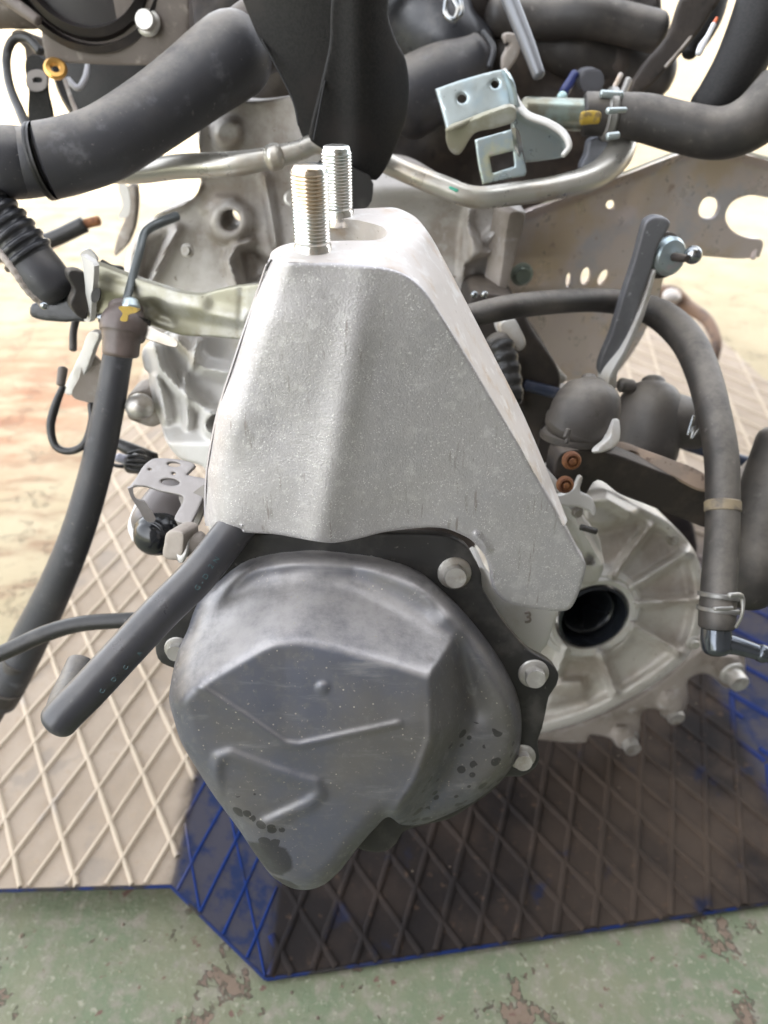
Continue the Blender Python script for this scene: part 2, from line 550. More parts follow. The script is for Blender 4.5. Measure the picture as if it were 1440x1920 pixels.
ZINCG = M('greenish_zinc_bar', (0.33, 0.315, 0.235), 0.42, 0.45, vary=[(30, (0.45, 0.44, 0.4), 0.45, 0.62), (70, (0.3, 0.27, 0.2), 0.55, 0.7)], rough_var=0.1)
BRUSH = M('pink_tinted_steel_plate', (0.66, 0.57, 0.53), 0.34, 0.4, vary=[(14, (0.62, 0.5, 0.37), 0.45, 0.62), (20, (0.55, 0.52, 0.53), 0.5, 0.64), (90, (0.42, 0.31, 0.25), 0.62, 0.74)], rough_var=0.12, bump=[(200, 0.00008)])
PIPE = M('aluminium_pipe', (0.55, 0.53, 0.48), 0.33, 0.7, vary=[(30, (0.48, 0.42, 0.34), 0.5, 0.68)], rough_var=0.12)
STUD = M('zinc_stud', (0.74, 0.71, 0.66), 0.22, 0.95, vary=[(60, (0.7, 0.58, 0.44), 0.48, 0.62, 3, (1, 1, 0.4)), (80, (0.6, 0.66, 0.64), 0.52, 0.66, 3, (1, 1, 0.4))], rough_var=0.06)
BOLTM = M('dull_bolt_steel', (0.42, 0.40, 0.37), 0.4, 0.6, vary=[(60, (0.3, 0.27, 0.23), 0.45, 0.65), (200, (0.5, 0.49, 0.45), 0.5, 0.7)], rough_var=0.1)
CHROME = M('polished_steel', (0.27, 0.29, 0.305), 0.2, 0.95, vary=[(90, (0.42, 0.4, 0.36), 0.5, 0.7)])
RUST = M('rusty_steel', (0.14, 0.055, 0.025), 0.8, 0.1, vary=[(150, (0.24, 0.10, 0.035), 0.45, 0.6), (300, (0.12, 0.06, 0.04), 0.6, 0.7)], bump=[(600, 0.0003)])
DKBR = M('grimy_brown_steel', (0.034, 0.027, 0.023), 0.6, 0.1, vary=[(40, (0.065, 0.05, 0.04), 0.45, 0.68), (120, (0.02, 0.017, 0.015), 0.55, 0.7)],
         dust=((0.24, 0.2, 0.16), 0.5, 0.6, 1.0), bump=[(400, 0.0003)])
PLATEBR = M('taupe_painted_plate', (0.12, 0.1, 0.086), 0.6, 0.1, vary=[(40, (0.1, 0.082, 0.07), 0.45, 0.66), (120, (0.22, 0.19, 0.165), 0.55, 0.75)], bump=[(500, 0.0001)])
YEL = M('yellow_paint_mark', (0.36, 0.24, 0.03), 0.6, 0, vary=[(200, (0.16, 0.11, 0.04), 0.48, 0.6)])
CYAN = M('cyan_print', (0.04, 0.085, 0.095), 0.6, 0)
GREENP = M('green_paint_dab', (0.03, 0.28, 0.18), 0.5, 0)
BRASS = M('brass_eyelet', (0.7, 0.4, 0.12), 0.3, 0.85)
ORANGE = M('orange_lead_tip', (0.6, 0.12, 0.03), 0.5, 0)
BLUEROD = M('dusty_blue_rod', (0.025, 0.033, 0.06), 0.45, 0.1, vary=[(60, (0.12, 0.12, 0.14), 0.5, 0.7)])

def thr_mat():
    pass

# ------------------------------------------------------------------ ground and added roof materials
def node_mat(name):
    m = bpy.data.materials.new(name); m.use_nodes = True
    nt = m.node_tree; N = nt.nodes; L = nt.links
    class H: pass
    h = H(); h.m = m; h.N = N; h.L = L; h.bs = N['Principled BSDF']
    tc = N.new('ShaderNodeTexCoord'); h.obj = tc.outputs['Object']
    sx = N.new('ShaderNodeSeparateXYZ'); L.new(h.obj, sx.inputs[0]); h.X, h.Y, h.Z = sx.outputs
    def noise(scale, detail=6, stretch=None, rgh=0.6, dist=0):
        n = N.new('ShaderNodeTexNoise'); n.inputs['Scale'].default_value = scale; n.inputs['Detail'].default_value = detail
        n.inputs['Roughness'].default_value = rgh; n.inputs['Distortion'].default_value = dist
        if stretch:
            mp = N.new('ShaderNodeMapping'); mp.inputs['Scale'].default_value = stretch; L.new(h.obj, mp.inputs['Vector']); L.new(mp.outputs[0], n.inputs['Vector'])
        else: L.new(h.obj, n.inputs['Vector'])
        return n.outputs['Fac']
    def ramp(f, lo, hi, a=0, b=1):
        r = N.new('ShaderNodeMapRange'); r.interpolation_type = 'SMOOTHSTEP'
        for k, v in (('From Min', lo), ('From Max', hi), ('To Min', a), ('To Max', b)): r.inputs[k].default_value = v
        L.new(f, r.inputs['Value']); return r.outputs['Result']
    def math_(op, a, b=None):
        x = N.new('ShaderNodeMath'); x.operation = op
        for i, v in enumerate((a, b)):
            if v is None: continue
            if isinstance(v, (int, float)): x.inputs[i].default_value = v
            else: L.new(v, x.inputs[i])
        return x.outputs[0]
    def mix(f, a, b):
        x = N.new('ShaderNodeMix'); x.data_type = 'RGBA'
        if isinstance(f, (int, float)): x.inputs['Factor'].default_value = f
        else: L.new(f, x.inputs['Factor'])
        for k, v in (('A', a), ('B', b)):
            if isinstance(v, tuple): x.inputs[k].default_value = (*v, 1)
            else: L.new(v, x.inputs[k])
        return x.outputs['Result']
    def bump(hgt, dist, prev=None):
        b = N.new('ShaderNodeBump'); b.inputs['Distance'].default_value = dist; b.inputs['Strength'].default_value = 1
        L.new(hgt, b.inputs['Height'])
        if prev: L.new(prev, b.inputs['Normal'])
        return b.outputs['Normal']
    h.noise, h.ramp, h.math, h.mix, h.bump = noise, ramp, math_, mix, bump
    return h

def floor_mat():
    h = node_mat('painted_concrete_floor')
    g = h.mix(h.ramp(h.noise(10, 7), 0.35, 0.65), (0.125, 0.155, 0.09), (0.175, 0.175, 0.11))
    g = h.mix(h.ramp(h.noise(70, 8), 0.45, 0.7), g, (0.22, 0.20, 0.155))
    g = h.mix(h.ramp(h.noise(200, 4), 0.55, 0.72), g, (0.28, 0.27, 0.2))
    chips = h.ramp(h.noise(15, 12, None, 0.72, 0.3), 0.572, 0.592)
    g = h.mix(h.math('MULTIPLY', chips, 0.8), g, (0.17, 0.11, 0.08))
    small = h.ramp(h.noise(65, 8, None, 0.7), 0.62, 0.64)
    g = h.mix(small, g, (0.13, 0.075, 0.055))
    s = h.mix(h.ramp(h.noise(3.5), 0.35, 0.7), (0.31, 0.245, 0.14), (0.37, 0.31, 0.2))
    s = h.mix(h.ramp(h.noise(11, 8, (1, 2.2, 1)), 0.47, 0.66), s, (0.23, 0.15, 0.085))
    s = h.mix(h.ramp(h.noise(60, 8), 0.55, 0.75), s, (0.19, 0.155, 0.09))
    # rusty patch on the left
    dx = h.math('ADD', h.X, 0.62); dy = h.math('MULTIPLY', h.math('SUBTRACT', h.Y, 1.12), 0.8)
    rr = h.math('SQRT', h.math('ADD', h.math('MULTIPLY', dx, dx), h.math('MULTIPLY', dy, dy)))
    rr = h.math('ADD', rr, h.math('MULTIPLY', h.noise(12), 0.16))
    s = h.mix(h.math('MULTIPLY', h.ramp(rr, 0.42, 0.12), h.ramp(h.noise(9, 8, (1, 2.4, 1), 0.65), 0.36, 0.62)), s, (0.27, 0.125, 0.06))
    s = h.mix(h.ramp(h.X, -0.1, 0.6), s, h.mix(h.ramp(h.noise(9), 0.4, 0.65), (0.30, 0.24, 0.14), (0.34, 0.28, 0.17)))
    far = h.math('MULTIPLY', h.ramp(h.Y, 2.2, 3.2), h.ramp(h.X, -0.4, 0.3))  # darker sand colour tones down the sunlit far right of the floor
    s = h.mix(far, s, h.mix(h.ramp(h.noise(4), 0.4, 0.65), (0.155, 0.115, 0.06), (0.12, 0.09, 0.05)))
    yb = h.math('ADD', h.Y, h.math('MULTIPLY', h.noise(6), 0.25))
    yb = h.math('ADD', yb, h.math('MULTIPLY', h.math('MAXIMUM', h.X, -0.2), -0.1))
    c = h.mix(h.ramp(yb, 0.50, 0.78), g, s)
    h.L.new(c, h.bs.inputs['Base Color'])
    h.bs.inputs['Roughness'].default_value = 0.75
    p = h.bump(h.noise(300, 6), 0.0006)
    p = h.bump(h.noise(50, 6), 0.0012, p)
    inv = h.math('SUBTRACT', 1.0, chips)
    p = h.bump(inv, 0.0012, p)
    h.L.new(p, h.bs.inputs['Normal'])
    return h.m

def tray_mat(name, rib=False):
    h = node_mat(name)
    blue = h.mix(h.ramp(h.noise(30), 0.4, 0.7), (0.008, 0.03, 0.15), (0.02, 0.035, 0.1))
    tan = h.mix(h.ramp(h.noise(20), 0.35, 0.68), (0.28, 0.225, 0.17), (0.34, 0.28, 0.22))
    tan = h.mix(h.ramp(h.noise(160, 6), 0.5, 0.75), tan, (0.30, 0.235, 0.17))
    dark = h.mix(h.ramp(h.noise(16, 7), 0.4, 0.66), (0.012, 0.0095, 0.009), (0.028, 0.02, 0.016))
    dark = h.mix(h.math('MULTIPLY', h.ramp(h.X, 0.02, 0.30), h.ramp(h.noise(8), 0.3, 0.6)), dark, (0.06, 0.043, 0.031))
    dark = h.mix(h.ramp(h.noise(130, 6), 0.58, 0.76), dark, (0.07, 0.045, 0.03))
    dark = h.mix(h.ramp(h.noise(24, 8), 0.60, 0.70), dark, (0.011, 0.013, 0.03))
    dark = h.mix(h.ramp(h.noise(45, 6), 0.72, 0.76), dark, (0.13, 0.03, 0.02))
    # how dusty: left flap and far right flap are dusty, the well is oily and also darkened for the gearbox's shade
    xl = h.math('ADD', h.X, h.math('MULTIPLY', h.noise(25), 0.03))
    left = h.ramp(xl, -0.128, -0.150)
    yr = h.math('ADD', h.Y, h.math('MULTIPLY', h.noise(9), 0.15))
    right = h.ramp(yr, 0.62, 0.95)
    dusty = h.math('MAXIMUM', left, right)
    slope = h.math('MULTIPLY', h.ramp(h.X, -0.155, -0.148), h.ramp(h.X, -0.075, -0.085))
    slope2 = h.math('MULTIPLY', h.math('MULTIPLY', h.ramp(h.X, 0.31, 0.33), h.ramp(h.Y, 0.75, 0.6)), 0.75)
    sl_ = h.math('MAXIMUM', slope, slope2)
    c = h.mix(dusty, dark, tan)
    wear = h.ramp(h.noise(60, 7), 0.36, 0.56) if not rib else h.ramp(h.noise(40, 5), 0.60, 0.72)
    greyblue = h.mix(wear, (0.009, 0.03, 0.15) if rib else (0.02, 0.032, 0.085), (0.06, 0.058, 0.075) if not rib else (0.02, 0.028, 0.07))
    c = h.mix(sl_, c, greyblue)
    if rib:
        bare = h.math('MULTIPLY', h.math('MULTIPLY', h.ramp(h.noise(11, 5), 0.58, 0.68), 0.55), dusty)
        c = h.mix(bare, c, (0.17, 0.19, 0.27))
    else:
        patch = h.math('MULTIPLY', h.ramp(h.noise(13, 5, None, 0.5), 0.58, 0.64), left)
        c = h.mix(h.math('MULTIPLY', patch, 0.55), c, (0.22, 0.19, 0.16))
    if rib: c = h.mix(h.math('MULTIPLY', dusty, 0.6), c, (0.50, 0.42, 0.32))
    h.L.new(c, h.bs.inputs['Base Color'])
    h.bs.inputs['Roughness'].default_value = 0.75; h.bs.inputs['Specular IOR Level'].default_value = 0.15
    p = h.bump(h.noise(500, 5), 0.0002)
    p = h.bump(h.noise(80, 6), 0.0006, p)
    h.L.new(p, h.bs.inputs['Normal'])
    return h.m

def roof_mat():
    h = node_mat('pale_shade_roof')
    c = h.mix(h.ramp(h.noise(2), 0.4, 0.7), (0.26, 0.25, 0.235), (0.2, 0.195, 0.185))
    h.L.new(c, h.bs.inputs['Base Color']); h.bs.inputs['Roughness'].default_value = 0.7
    return h.m

# ------------------------------------------------------------------ setting
FLOORM = floor_mat()
v = [(-40, -40, 0), (40, -40, 0), (40, 40, 0), (-40, 40, 0)]
fl = mesh_obj('floor', np.array(v, float), [[0, 1, 2, 3]], FLOORM, None, smooth=False)
fl.location = (0, 0, 0); fl['kind'] = 'structure'

ROOF_X0, ROOF_X1, ROOF_Y0, ROOF_Y1, ROOF_Z = -0.45, 3.2, -3.0, 0.12, 2.4  # unseen roof, added and sized to keep sun off the gearbox
def box_geo(x0, x1, y0, y1, z0, z1):
    V = [(x, y, z) for z in (z0, z1) for y in (y0, y1) for x in (x0, x1)]
    return np.array(V, float), [[0, 1, 3, 2], [4, 6, 7, 5], [0, 4, 5, 1], [2, 3, 7, 6], [0, 2, 6, 4], [1, 5, 7, 3]]
rf = mesh_obj('shade_roof', *box_geo(ROOF_X0, ROOF_X1, ROOF_Y0, ROOF_Y1, ROOF_Z, ROOF_Z + 0.04), roof_mat(), None, smooth=False)
rf['kind'] = 'structure'
WALLM = M('grey_blocker_wall', (0.13, 0.125, 0.12), 0.8, 0, vary=[(3, (0.16, 0.15, 0.14), 0.4, 0.7)])
for nm, bx_ in (('blocker_wall', (-0.75, 1.55, -1.34, -1.30, 0, ROOF_Z)), ('blocker_wall', (1.55, 1.60, -1.34, 0.95, 0, ROOF_Z))):  # unseen walls, added to cut light from behind the camera and the right
    wl = mesh_obj(nm, *box_geo(*bx_), WALLM, None, smooth=False)
    wl['kind'] = 'structure'

# ------------------------------------------------------------------ ribbed blue tray under the gearbox
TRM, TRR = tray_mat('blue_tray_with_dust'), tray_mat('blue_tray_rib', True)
tray = thing('ribbed_tray', 'blue ribbed rubber mat caked in tan dust lying on the green floor under the gearbox', 'mat', (0, 0, 0))
ZU, ZW = 0.030, 0.006
XA, XB = -0.1525, -0.080
panels = {   # polygons in world metres, each a flat facet (z per point)
 'left_flap': [(-0.322, 0.288, ZU), (XA, 0.2925, ZU), (XA, 1.75, ZU), (-0.45, 1.75, ZU)],
 'left_slope': [(XA, 0.2925, ZU), (XB, 0.241, ZW), (XB, 1.70, ZW), (XA, 1.75, ZU)],
 'well': [(XB, 0.241, ZW), (0.335, 0.300, ZW), (0.285, 1.66, ZW), (XB, 1.70, ZW)],
 'right_slope': [(0.335, 0.300, ZW), (0.42, 0.318, ZU), (0.37, 1.65, ZU), (0.285, 1.66, ZW)],
 'right_flap': [(0.42, 0.318, ZU), (0.66, 0.35, ZU), (0.59, 1.64, ZU), (0.37, 1.65, ZU)],
}
def prism_down(poly, t=0.005):
    n = len(poly)
    V = [tuple(p) for p in poly] + [(p[0], p[1], p[2] - t) for p in poly]
    Fc = [list(range(n)), list(range(n, 2 * n))[::-1]] + [[i, (i + 1) % n, (i + 1) % n + n, i + n] for i in range(n)]
    return np.array(V, float), Fc
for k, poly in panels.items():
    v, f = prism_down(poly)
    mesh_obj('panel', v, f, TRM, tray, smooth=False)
EDGEM = M('blue_edge', (0.006, 0.018, 0.085), 0.6, 0, spec=0.2, vary=[(40, (0.025, 0.022, 0.02), 0.45, 0.6)])
for (a_, b_) in [((-0.322, 0.288, ZU), (XA, 0.2925, ZU)), ((XA, 0.2925, ZU), (XB, 0.241, ZW)), ((XB, 0.241, ZW), (0.335, 0.300, ZW)), ((0.335, 0.300, ZW), (0.42, 0.318, ZU))]:
    cc = np.array([[*a_], [*((np.array(a_) + np.array(b_)) / 2)], [*b_]]) + np.array([0, -0.0005, -0.002])
    v_, f_ = sweep_geo(cc, np.array([0.0016] * 3), 8, 'flat')
    mesh_obj('edge_bead', v_, f_, EDGEM, tray)
def clip_line(poly, a, dr):
    """t interval of a + t*dr within a convex polygon (2D)"""
    t0, t1 = -1e9, 1e9
    n = len(poly)
    area = sum(poly[i][0] * poly[(i+1) % n][1] - poly[(i+1) % n][0] * poly[i][1] for i in range(n))
    sg = 1 if area > 0 else -1
    for i in range(n):
        p, q = np.array(poly[i][:2]), np.array(poly[(i + 1) % n][:2])
        e = q - p; nn = np.array([-e[1], e[0]]) * sg
        num = (a - p) @ nn; den = dr @ nn
        if abs(den) < 1e-12:
            if num < 0: return None
            continue
        t = -num / den
        if den > 0: t0 = max(t0, t)
        else: t1 = min(t1, t)
    return (t0, t1) if t1 - t0 > 0.012 else None
def zon(poly, x, y):
    A = np.array([[p[0], p[1], 1] for p in poly]); z = np.array([p[2] for p in poly])
    s = np.linalg.lstsq(A, z, rcond=None)[0]
    return s[0] * x + s[1] * y + s[2]
n_ribs = 0
def ribs(poly, z, a, b, c, hgt=0.0028, wid=0.0024, world=False, maxn=70):
    global n_ribs
    if world: A, B, Cc = [np.array(q, float) for q in (a, b, c)]
    else: A, B, Cc = PZ(*a, z)[:2], PZ(*b, z)[:2], PZ(*c, z)[:2]
    dr = (B - A) / np.linalg.norm(B - A)
    step = Cc - A; step = step - dr * (step @ dr)
    out = 0
    for i in range(-maxn, maxn):
        o = A + step * i + dr * 0
        r = clip_line([(p[0], p[1]) for p in poly], o, dr)
        if not r: continue
        p0, p1 = o + dr * r[0], o + dr * r[1]
        # ribs out of the camera's sight are skipped
        vis = False
        for t in (0, .25, .5, .75, 1):
            q = np.array([*(p0 * (1 - t) + p1 * t), z]) - CAM
            dd = q @ FWD
            if dd > 0.05 and abs(q @ RGT / dd * FPX) < 850 and -1150 < (q @ UPV / dd * FPX) < 1000: vis = True
        if not vis: continue
        sd_ = np.array([-dr[1], dr[0]])
        V = []
        L = np.linalg.norm(p1 - p0); K = max(2, int(L / 0.03))
        for j in range(K + 1):
            t = j / K
            c0 = p0 * (1 - t) + p1 * t
            wv = wid * (1 + 0.12 * rng.uniform(-1, 1)); hh = hgt * (1 + 0.1 * rng.uniform(-1, 1))
            c0 = c0 + sd_ * rng.uniform(-1, 1) * 0.0003
            for (s_, z_) in ((-1, -0.0004), (-0.55, hh * 0.8), (0, hh), (0.55, hh * 0.8), (1, -0.0004)):
                q = c0 + sd_ * s_ * wv
                V.append((q[0], q[1], zon(poly, q[0], q[1]) + z_))
        Fc = []
        for j in range(K):
            for m_ in range(4):
                Fc.append([j*5 + m_, j*5 + m_ + 1, (j+1)*5 + m_ + 1, (j+1)*5 + m_])
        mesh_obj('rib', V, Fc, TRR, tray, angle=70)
        n_ribs += 1
ribs(panels['left_flap'], ZU, (47, 1329), (144, 1661), (132, 1314 + 15))
ribs(panels['left_flap'], ZU, (40, 1683), (314, 1300), (22, 1611))
ribs(panels['left_slope'], ZU, (345, 1640), (420, 1490), (400, 1640), hgt=0.0014, wid=0.0013)
ribs(panels['left_slope'], ZU, (350, 1560), (372, 1700), (440, 1560), hgt=0.0012, wid=0.001)
ribs(panels['well'], ZW, (1147, 1400), (1120, 1687), (1203, 1433), hgt=0.0018, wid=0.0032)
ribs(panels['well'], ZW, (1269, 1406), (1400, 1510), (1338, 1406), hgt=0.0018, wid=0.0032)
RFp = panels['right_flap']
ribs(RFp, ZU, (1343, 700), (1440, 740), (1343, 721))
ribs(RFp, ZU, (1290, 700), (1400, 1000), (1345, 700))
ribs(panels['right_slope'], ZU, (1343, 1300), (1440, 1372), (1343, 1240))
print('ribs', n_ribs)
# ------------------------------------------------------------------ engine mount bracket (front, in focus)
BRP = Plane(640, 740, 0.2915)                       # vertical plane of the front wall
loc = Vector(BRP.hit(620, 1010))
brk = thing('mount_bracket', 'pale cast aluminium engine mount bracket with two upright studs above the domed cover', 'bracket', loc)
FRONT = [(507, 487), (560, 491), (640, 494), (715, 501), (745, 508), (769, 520), (795, 543), (817, 574), (866, 652), (915, 734), (963, 815), (1012, 902), (1060, 987), (1086, 1037), (1098, 1057),
         (1095, 1080), (1085, 1112), (1070, 1140), (1052, 1146), (1015, 1143), (981, 1138), (945, 1126), (924, 1102), (918, 1070), (908, 1041), (884, 1013), (860, 1000),
         (835, 991), (798, 989), (720, 998), (672, 1010), (623, 1018), (585, 1014), (516, 1002), (456, 998), (450, 992), (420, 992), (392, 985), (386, 967), (388, 885), (409, 773), (438, 680), (477, 565), (492, 520), (500, 495)]
hb = rbf([(515, 492, 0), (600, 495, 0), (700, 502, 0), (745, 520, -.5), (820, 590, -1.5), (590, 1008, 9), (608, 920, 7.5), (630, 800, 5), (655, 650, 2.5), (665, 560, 1),
          (700, 1000, 4), (500, 995, 4.5), (430, 980, 3), (520, 800, 2.2), (450, 800, 1.5), (505, 600, .5), (395, 985, -1), (405, 850, -2), (440, 690, -2), (480, 569, -2), (503, 500, -1),
          (760, 985, 1), (860, 990, -1), (1000, 1100, -4), (1090, 1060, -6), (900, 750, -4), (760, 700, -.5), (760, 850, 1.2), (1000, 900, -5)])
def h_brk(q):
    h = hb(q) * 1e-3
    # sharp-ish convex crease running down the front
    cx = 690 - (q[:, 1] - 500) * 0.175
    d = q[:, 0] - cx
    h += 0.0022 * np.exp(-(d / 34) ** 2) * np.clip((q[:, 1] - 480) / 200, 0.25, 1)
    # left rim turns away
    lp = np.array([(507, 487), (477, 569), (438, 690), (409, 773), (390, 885), (386, 985)], float)
    dl = polydist(q, lp, closed=False)
    wv = 44.0
    t = np.clip(1 - dl / wv, 0, 1) * 0.95
    h -= 0.0150 * (1 - np.sqrt(np.clip(1 - t * t, 0, 1)))
    h += ridge(q, [(893, 1003), (915, 1030)], 9, 0.0016)
    h += ridge(q, [(452, 985), (458, 1002)], 4, 0.0010)
    return h
relief('front_wall', FRONT, BRP, ALU, brk, h=h_brk, step=6, back=0.0055, roll=(7, 0.0016))
# top plate and right flank as one cast skin
ztop = float(BRP.hit(640, 492)[2])
def topdepth(px, py, dz=0.0):
    r = rayv(px, py); return (ztop + dz - CAM[2]) / r[..., 2]
TOPO = [(508, 486), (507, 476), (520, 464), (545, 456), (585, 452), (622, 451.5), (665, 451), (707, 450), (720, 445), (726, 437), (718, 426), (693, 418), (666, 412), (622, 410), (600, 408, 1), (598, 400), (622, 394), (660, 392),
        (737, 389), (755, 394), (780, 408), (801, 433), (820, 464), (862, 543), (912, 640), (981, 777), (1037, 908), (1064, 975, 1), (1058, 985), (1012, 903), (963, 816), (915, 735), (866, 653), (817, 575), (795, 544), (769, 521), (745, 509), (715, 502), (640, 495), (560, 492)]
dp = []
for (x, y) in [(540, 470), (600, 460), (660, 470), (720, 445), (690, 418), (640, 400), (737, 389), (620, 394), (680, 400), (745, 440), (730, 470)]:
    dp.append((x, y, float(topdepth(np.float64(x), np.float64(y)))))
def bd(x, y, add=0.0): return (x, y, BRP.depth(np.float64(x), np.float64(y), float(h_brk(np.array([[x, y + 6]], float))[0]) - 0.0003) + add)
for (x, y) in [(510, 487), (535, 489), (560, 491), (600, 493), (640, 495), (665, 497), (690, 499), (715, 502), (730, 505), (745, 509), (757, 514), (769, 521), (782, 531), (795, 544), (817, 575), (866, 653), (915, 735), (963, 816), (1012, 903), (1058, 982)]: dp.append(bd(x, y))
dp += [(780, 408, float(topdepth(780., 400.)) + .0), (801, 433, 0.309), (820, 464, 0.312), (862, 543, 0.315), (912, 640, 0.325), (981, 777, 0.338), (1037, 908, 0.348), (1064, 973, 0.342), (780, 460, 0.289), (810, 500, 0.292), (840, 560, 0.294)]
fd = rbf(dp)
for x_, y_ in [(560, 491), (640, 494), (680, 498), (715, 501), (730, 505), (745, 509), (757, 515), (769, 521)]:
    print(x_, round(float(fd(np.array([[x_, y_]], float))[0]) * 1000, 2), round(BRP.depth(float(x_), float(y_), float(h_brk(np.array([[x_, y_ + 4]], float))[0])) * 1000, 2))
V, Fc = relief_geo(TOPO, BRP, h=None, step=6, depthfn=lambda q: fd(q), roll=(6, 0.0012), thick_dir=(-0.003, 0.008, -0.012))
mesh_obj('top_web', V, Fc, ALU_TOP, brk, angle=50)
LL_ = smooth_poly([(507, 486), (499, 497), (492, 520), (477, 565), (438, 680), (409, 773), (389, 885), (386, 967), (389, 986)], 12, closed=False)
W_ = []
for x_, y_ in LL_:
    d_ = BRP.depth(float(x_), float(y_), -0.004)
    k_ = 0.3 + 0.7 * min(1, (y_ - 486) / 60)
    he = float(h_brk(np.array([[x_ + 4.0, y_]], float))[0])
    for ox, hh_ in ((10, None), (5, None), (1.0, -0.0012), (-1.5, -0.006), (-3.5, -0.022), (14, -0.026)):
        xx = x_ + ox * (k_ if ox < 14 else 1)
        h_ = float(h_brk(np.array([[xx, y_]], float))[0]) - (0.0004 if ox == 10 else -0.0003) if hh_ is None else he + hh_ * k_
        W_.append(P(xx, y_, BRP.depth(float(xx), float(y_), h_)))
n_ = len(LL_)
F_ = [[i * 6 + j, i * 6 + (j + 1) % 6, (i + 1) * 6 + (j + 1) % 6, (i + 1) * 6 + j] for i in range(n_ - 1) for j in range(6)] + [[5, 4, 3, 2, 1, 0], [(n_ - 1) * 6 + j for j in range(6)]]
mesh_obj('side_flank', W_, F_, ALU, brk, angle=60)
# solid block behind the front wall so that the casting has its real depth
def back_wall(outl, d0, d1):
    pass
V, Fc = relief_geo([(530, 560), (640, 520), (740, 520), (800, 600), (900, 790), (990, 960), (860, 960), (640, 980), (460, 960), (450, 840)], BRP, h=lambda q: -0.006 + 0 * q[:, 0], step=30, back=0.030)
mesh_obj('inner_web', V, Fc, ALU, brk)

def stud(cx, ytop, ybot, rpx, d, parent):
    base = P(cx, ybot, d)
    r = rpx * d / FPX
    top = P(cx, ytop, d)
    # upright: choose height so that the top lands on its row
    rt = rayv(np.float64(cx), np.float64(ytop))
    k = base[1] / rt[1]
    H = float((CAM + rt * k)[2] - base[2])
    pitch = 0.00125 if rpx > 32 else 0.00125
    prof = [(r * 1.02, -0.004), (r * 1.02, 0.0016), (r * 0.93, 0.0022)]
    z = 0.0028
    while z < H - 0.003:
        prof += [(r * 0.905, z), (r * 0.99, z + pitch * 0.42), (r * 1.0, z + pitch * 0.58)]
        z += pitch
    prof += [(r * 0.93, H - 0.0024), (r * 0.90, H - 0.0012), (r * 0.80, H - 0.0001), (r * 0.3, H)]
    v, f = lathe_geo(prof, base, (0.0, 0, 1), 40)
    s = mesh_obj('stud', v, f, STUD, parent, angle=80)
    return s
stud(587, 309, 468, 34.5, float(topdepth(587., 468.)), brk)
stud(634.5, 273, 402, 28.5, float(topdepth(634.5, 402.)), brk)

# ------------------------------------------------------------------ domed gear cover
CVP = Plane(650, 1000, 0.343, tilt=18)
loc = Vector(CVP.hit(640, 1300))
cov = thing('gear_cover', 'domed grey sheet steel end cover with oil drops and black bolted flange, front centre', 'cover', loc)
FLG = [(300, 1150), (345, 1100), (385, 1035), (430, 1003), (520, 1000), (640, 1000), (760, 1000), (835, 1004), (872, 1022), (890, 1050), (902, 1075), (904, 1102), (926, 1140), (957, 1182), (993, 1221), (1029, 1241), (1047, 1263), (1043, 1285), (1029, 1306), (1023, 1335), (1016, 1366), (1008, 1390), (1011, 1424), (1000, 1442), (975, 1456), (950, 1456),
       (925, 1480), (880, 1512), (840, 1536), (800, 1545), (755, 1560), (742, 1582), (722, 1596), (695, 1597), (668, 1588), (560, 1500), (400, 1380), (345, 1262), (325, 1252), (302, 1242), (293, 1225), (292, 1190)]
relief('flange', FLG, CVP, BLK, cov, h=lambda q: ridge(q, [(780, 1003), (860, 1030), (890, 1080), (960, 1195), (1015, 1250), (1022, 1285), (1005, 1370), (990, 1440)], 5, 0.0012) * 0 + 0.0022, step=12, back=0.005, roll=(5, 0.001))
SIL = [(419, 1082), (446, 1058), (474, 1040), (519, 1027), (613, 1023), (670, 1032), (724, 1045), (780, 1068), (836, 1115), (886, 1168), (936, 1235), (968, 1298), (978, 1350), (971, 1416), (941, 1462), (891, 1501), (836, 1529), (790, 1546), (752, 1546), (728, 1532), (706, 1550), (672, 1588), (637, 1633), (608, 1658), (580, 1668), (547, 1665), (513, 1645), (486, 1612), (447, 1554), (402, 1493), (368, 1440), (340, 1392), (325, 1345), (317, 1310), (324, 1260), (336, 1215), (352, 1180), (362, 1150), (376, 1122)]
FA = np.array([(370, 1285), (440, 1216), (560, 1200), (700, 1232), (806, 1268), (811, 1385), (778, 1470), (735, 1530), (672, 1604), (600, 1690), (500, 1650), (330, 1400), (310, 1320)], float)
FB = np.array([(340, 1200), (368, 1130), (440, 1070), (560, 1052), (690, 1062), (790, 1100), (850, 1150), (905, 1225), (950, 1305), (965, 1370), (950, 1425), (880, 1500), (760, 1560), (560, 1640), (330, 1400)], float)
def facet(q, poly, slopes, hmax, k):
    """convex polygon at height hmax whose edges fall away with their own slope (mm per px)"""
    h = np.full(len(q), hmax, float)
    n = len(poly)
    ar = sum(poly[i][0] * poly[(i+1) % n][1] - poly[(i+1) % n][0] * poly[i][1] for i in range(n))
    for i in range(n):
        a, b = poly[i], poly[(i + 1) % n]
        e = (b - a) / np.linalg.norm(b - a)
        nn = np.array([e[1], -e[0]]) * (1 if ar > 0 else -1)
        d = (q - a) @ nn
        h = smin(h, hmax - slopes[i] * d, k)
    return h
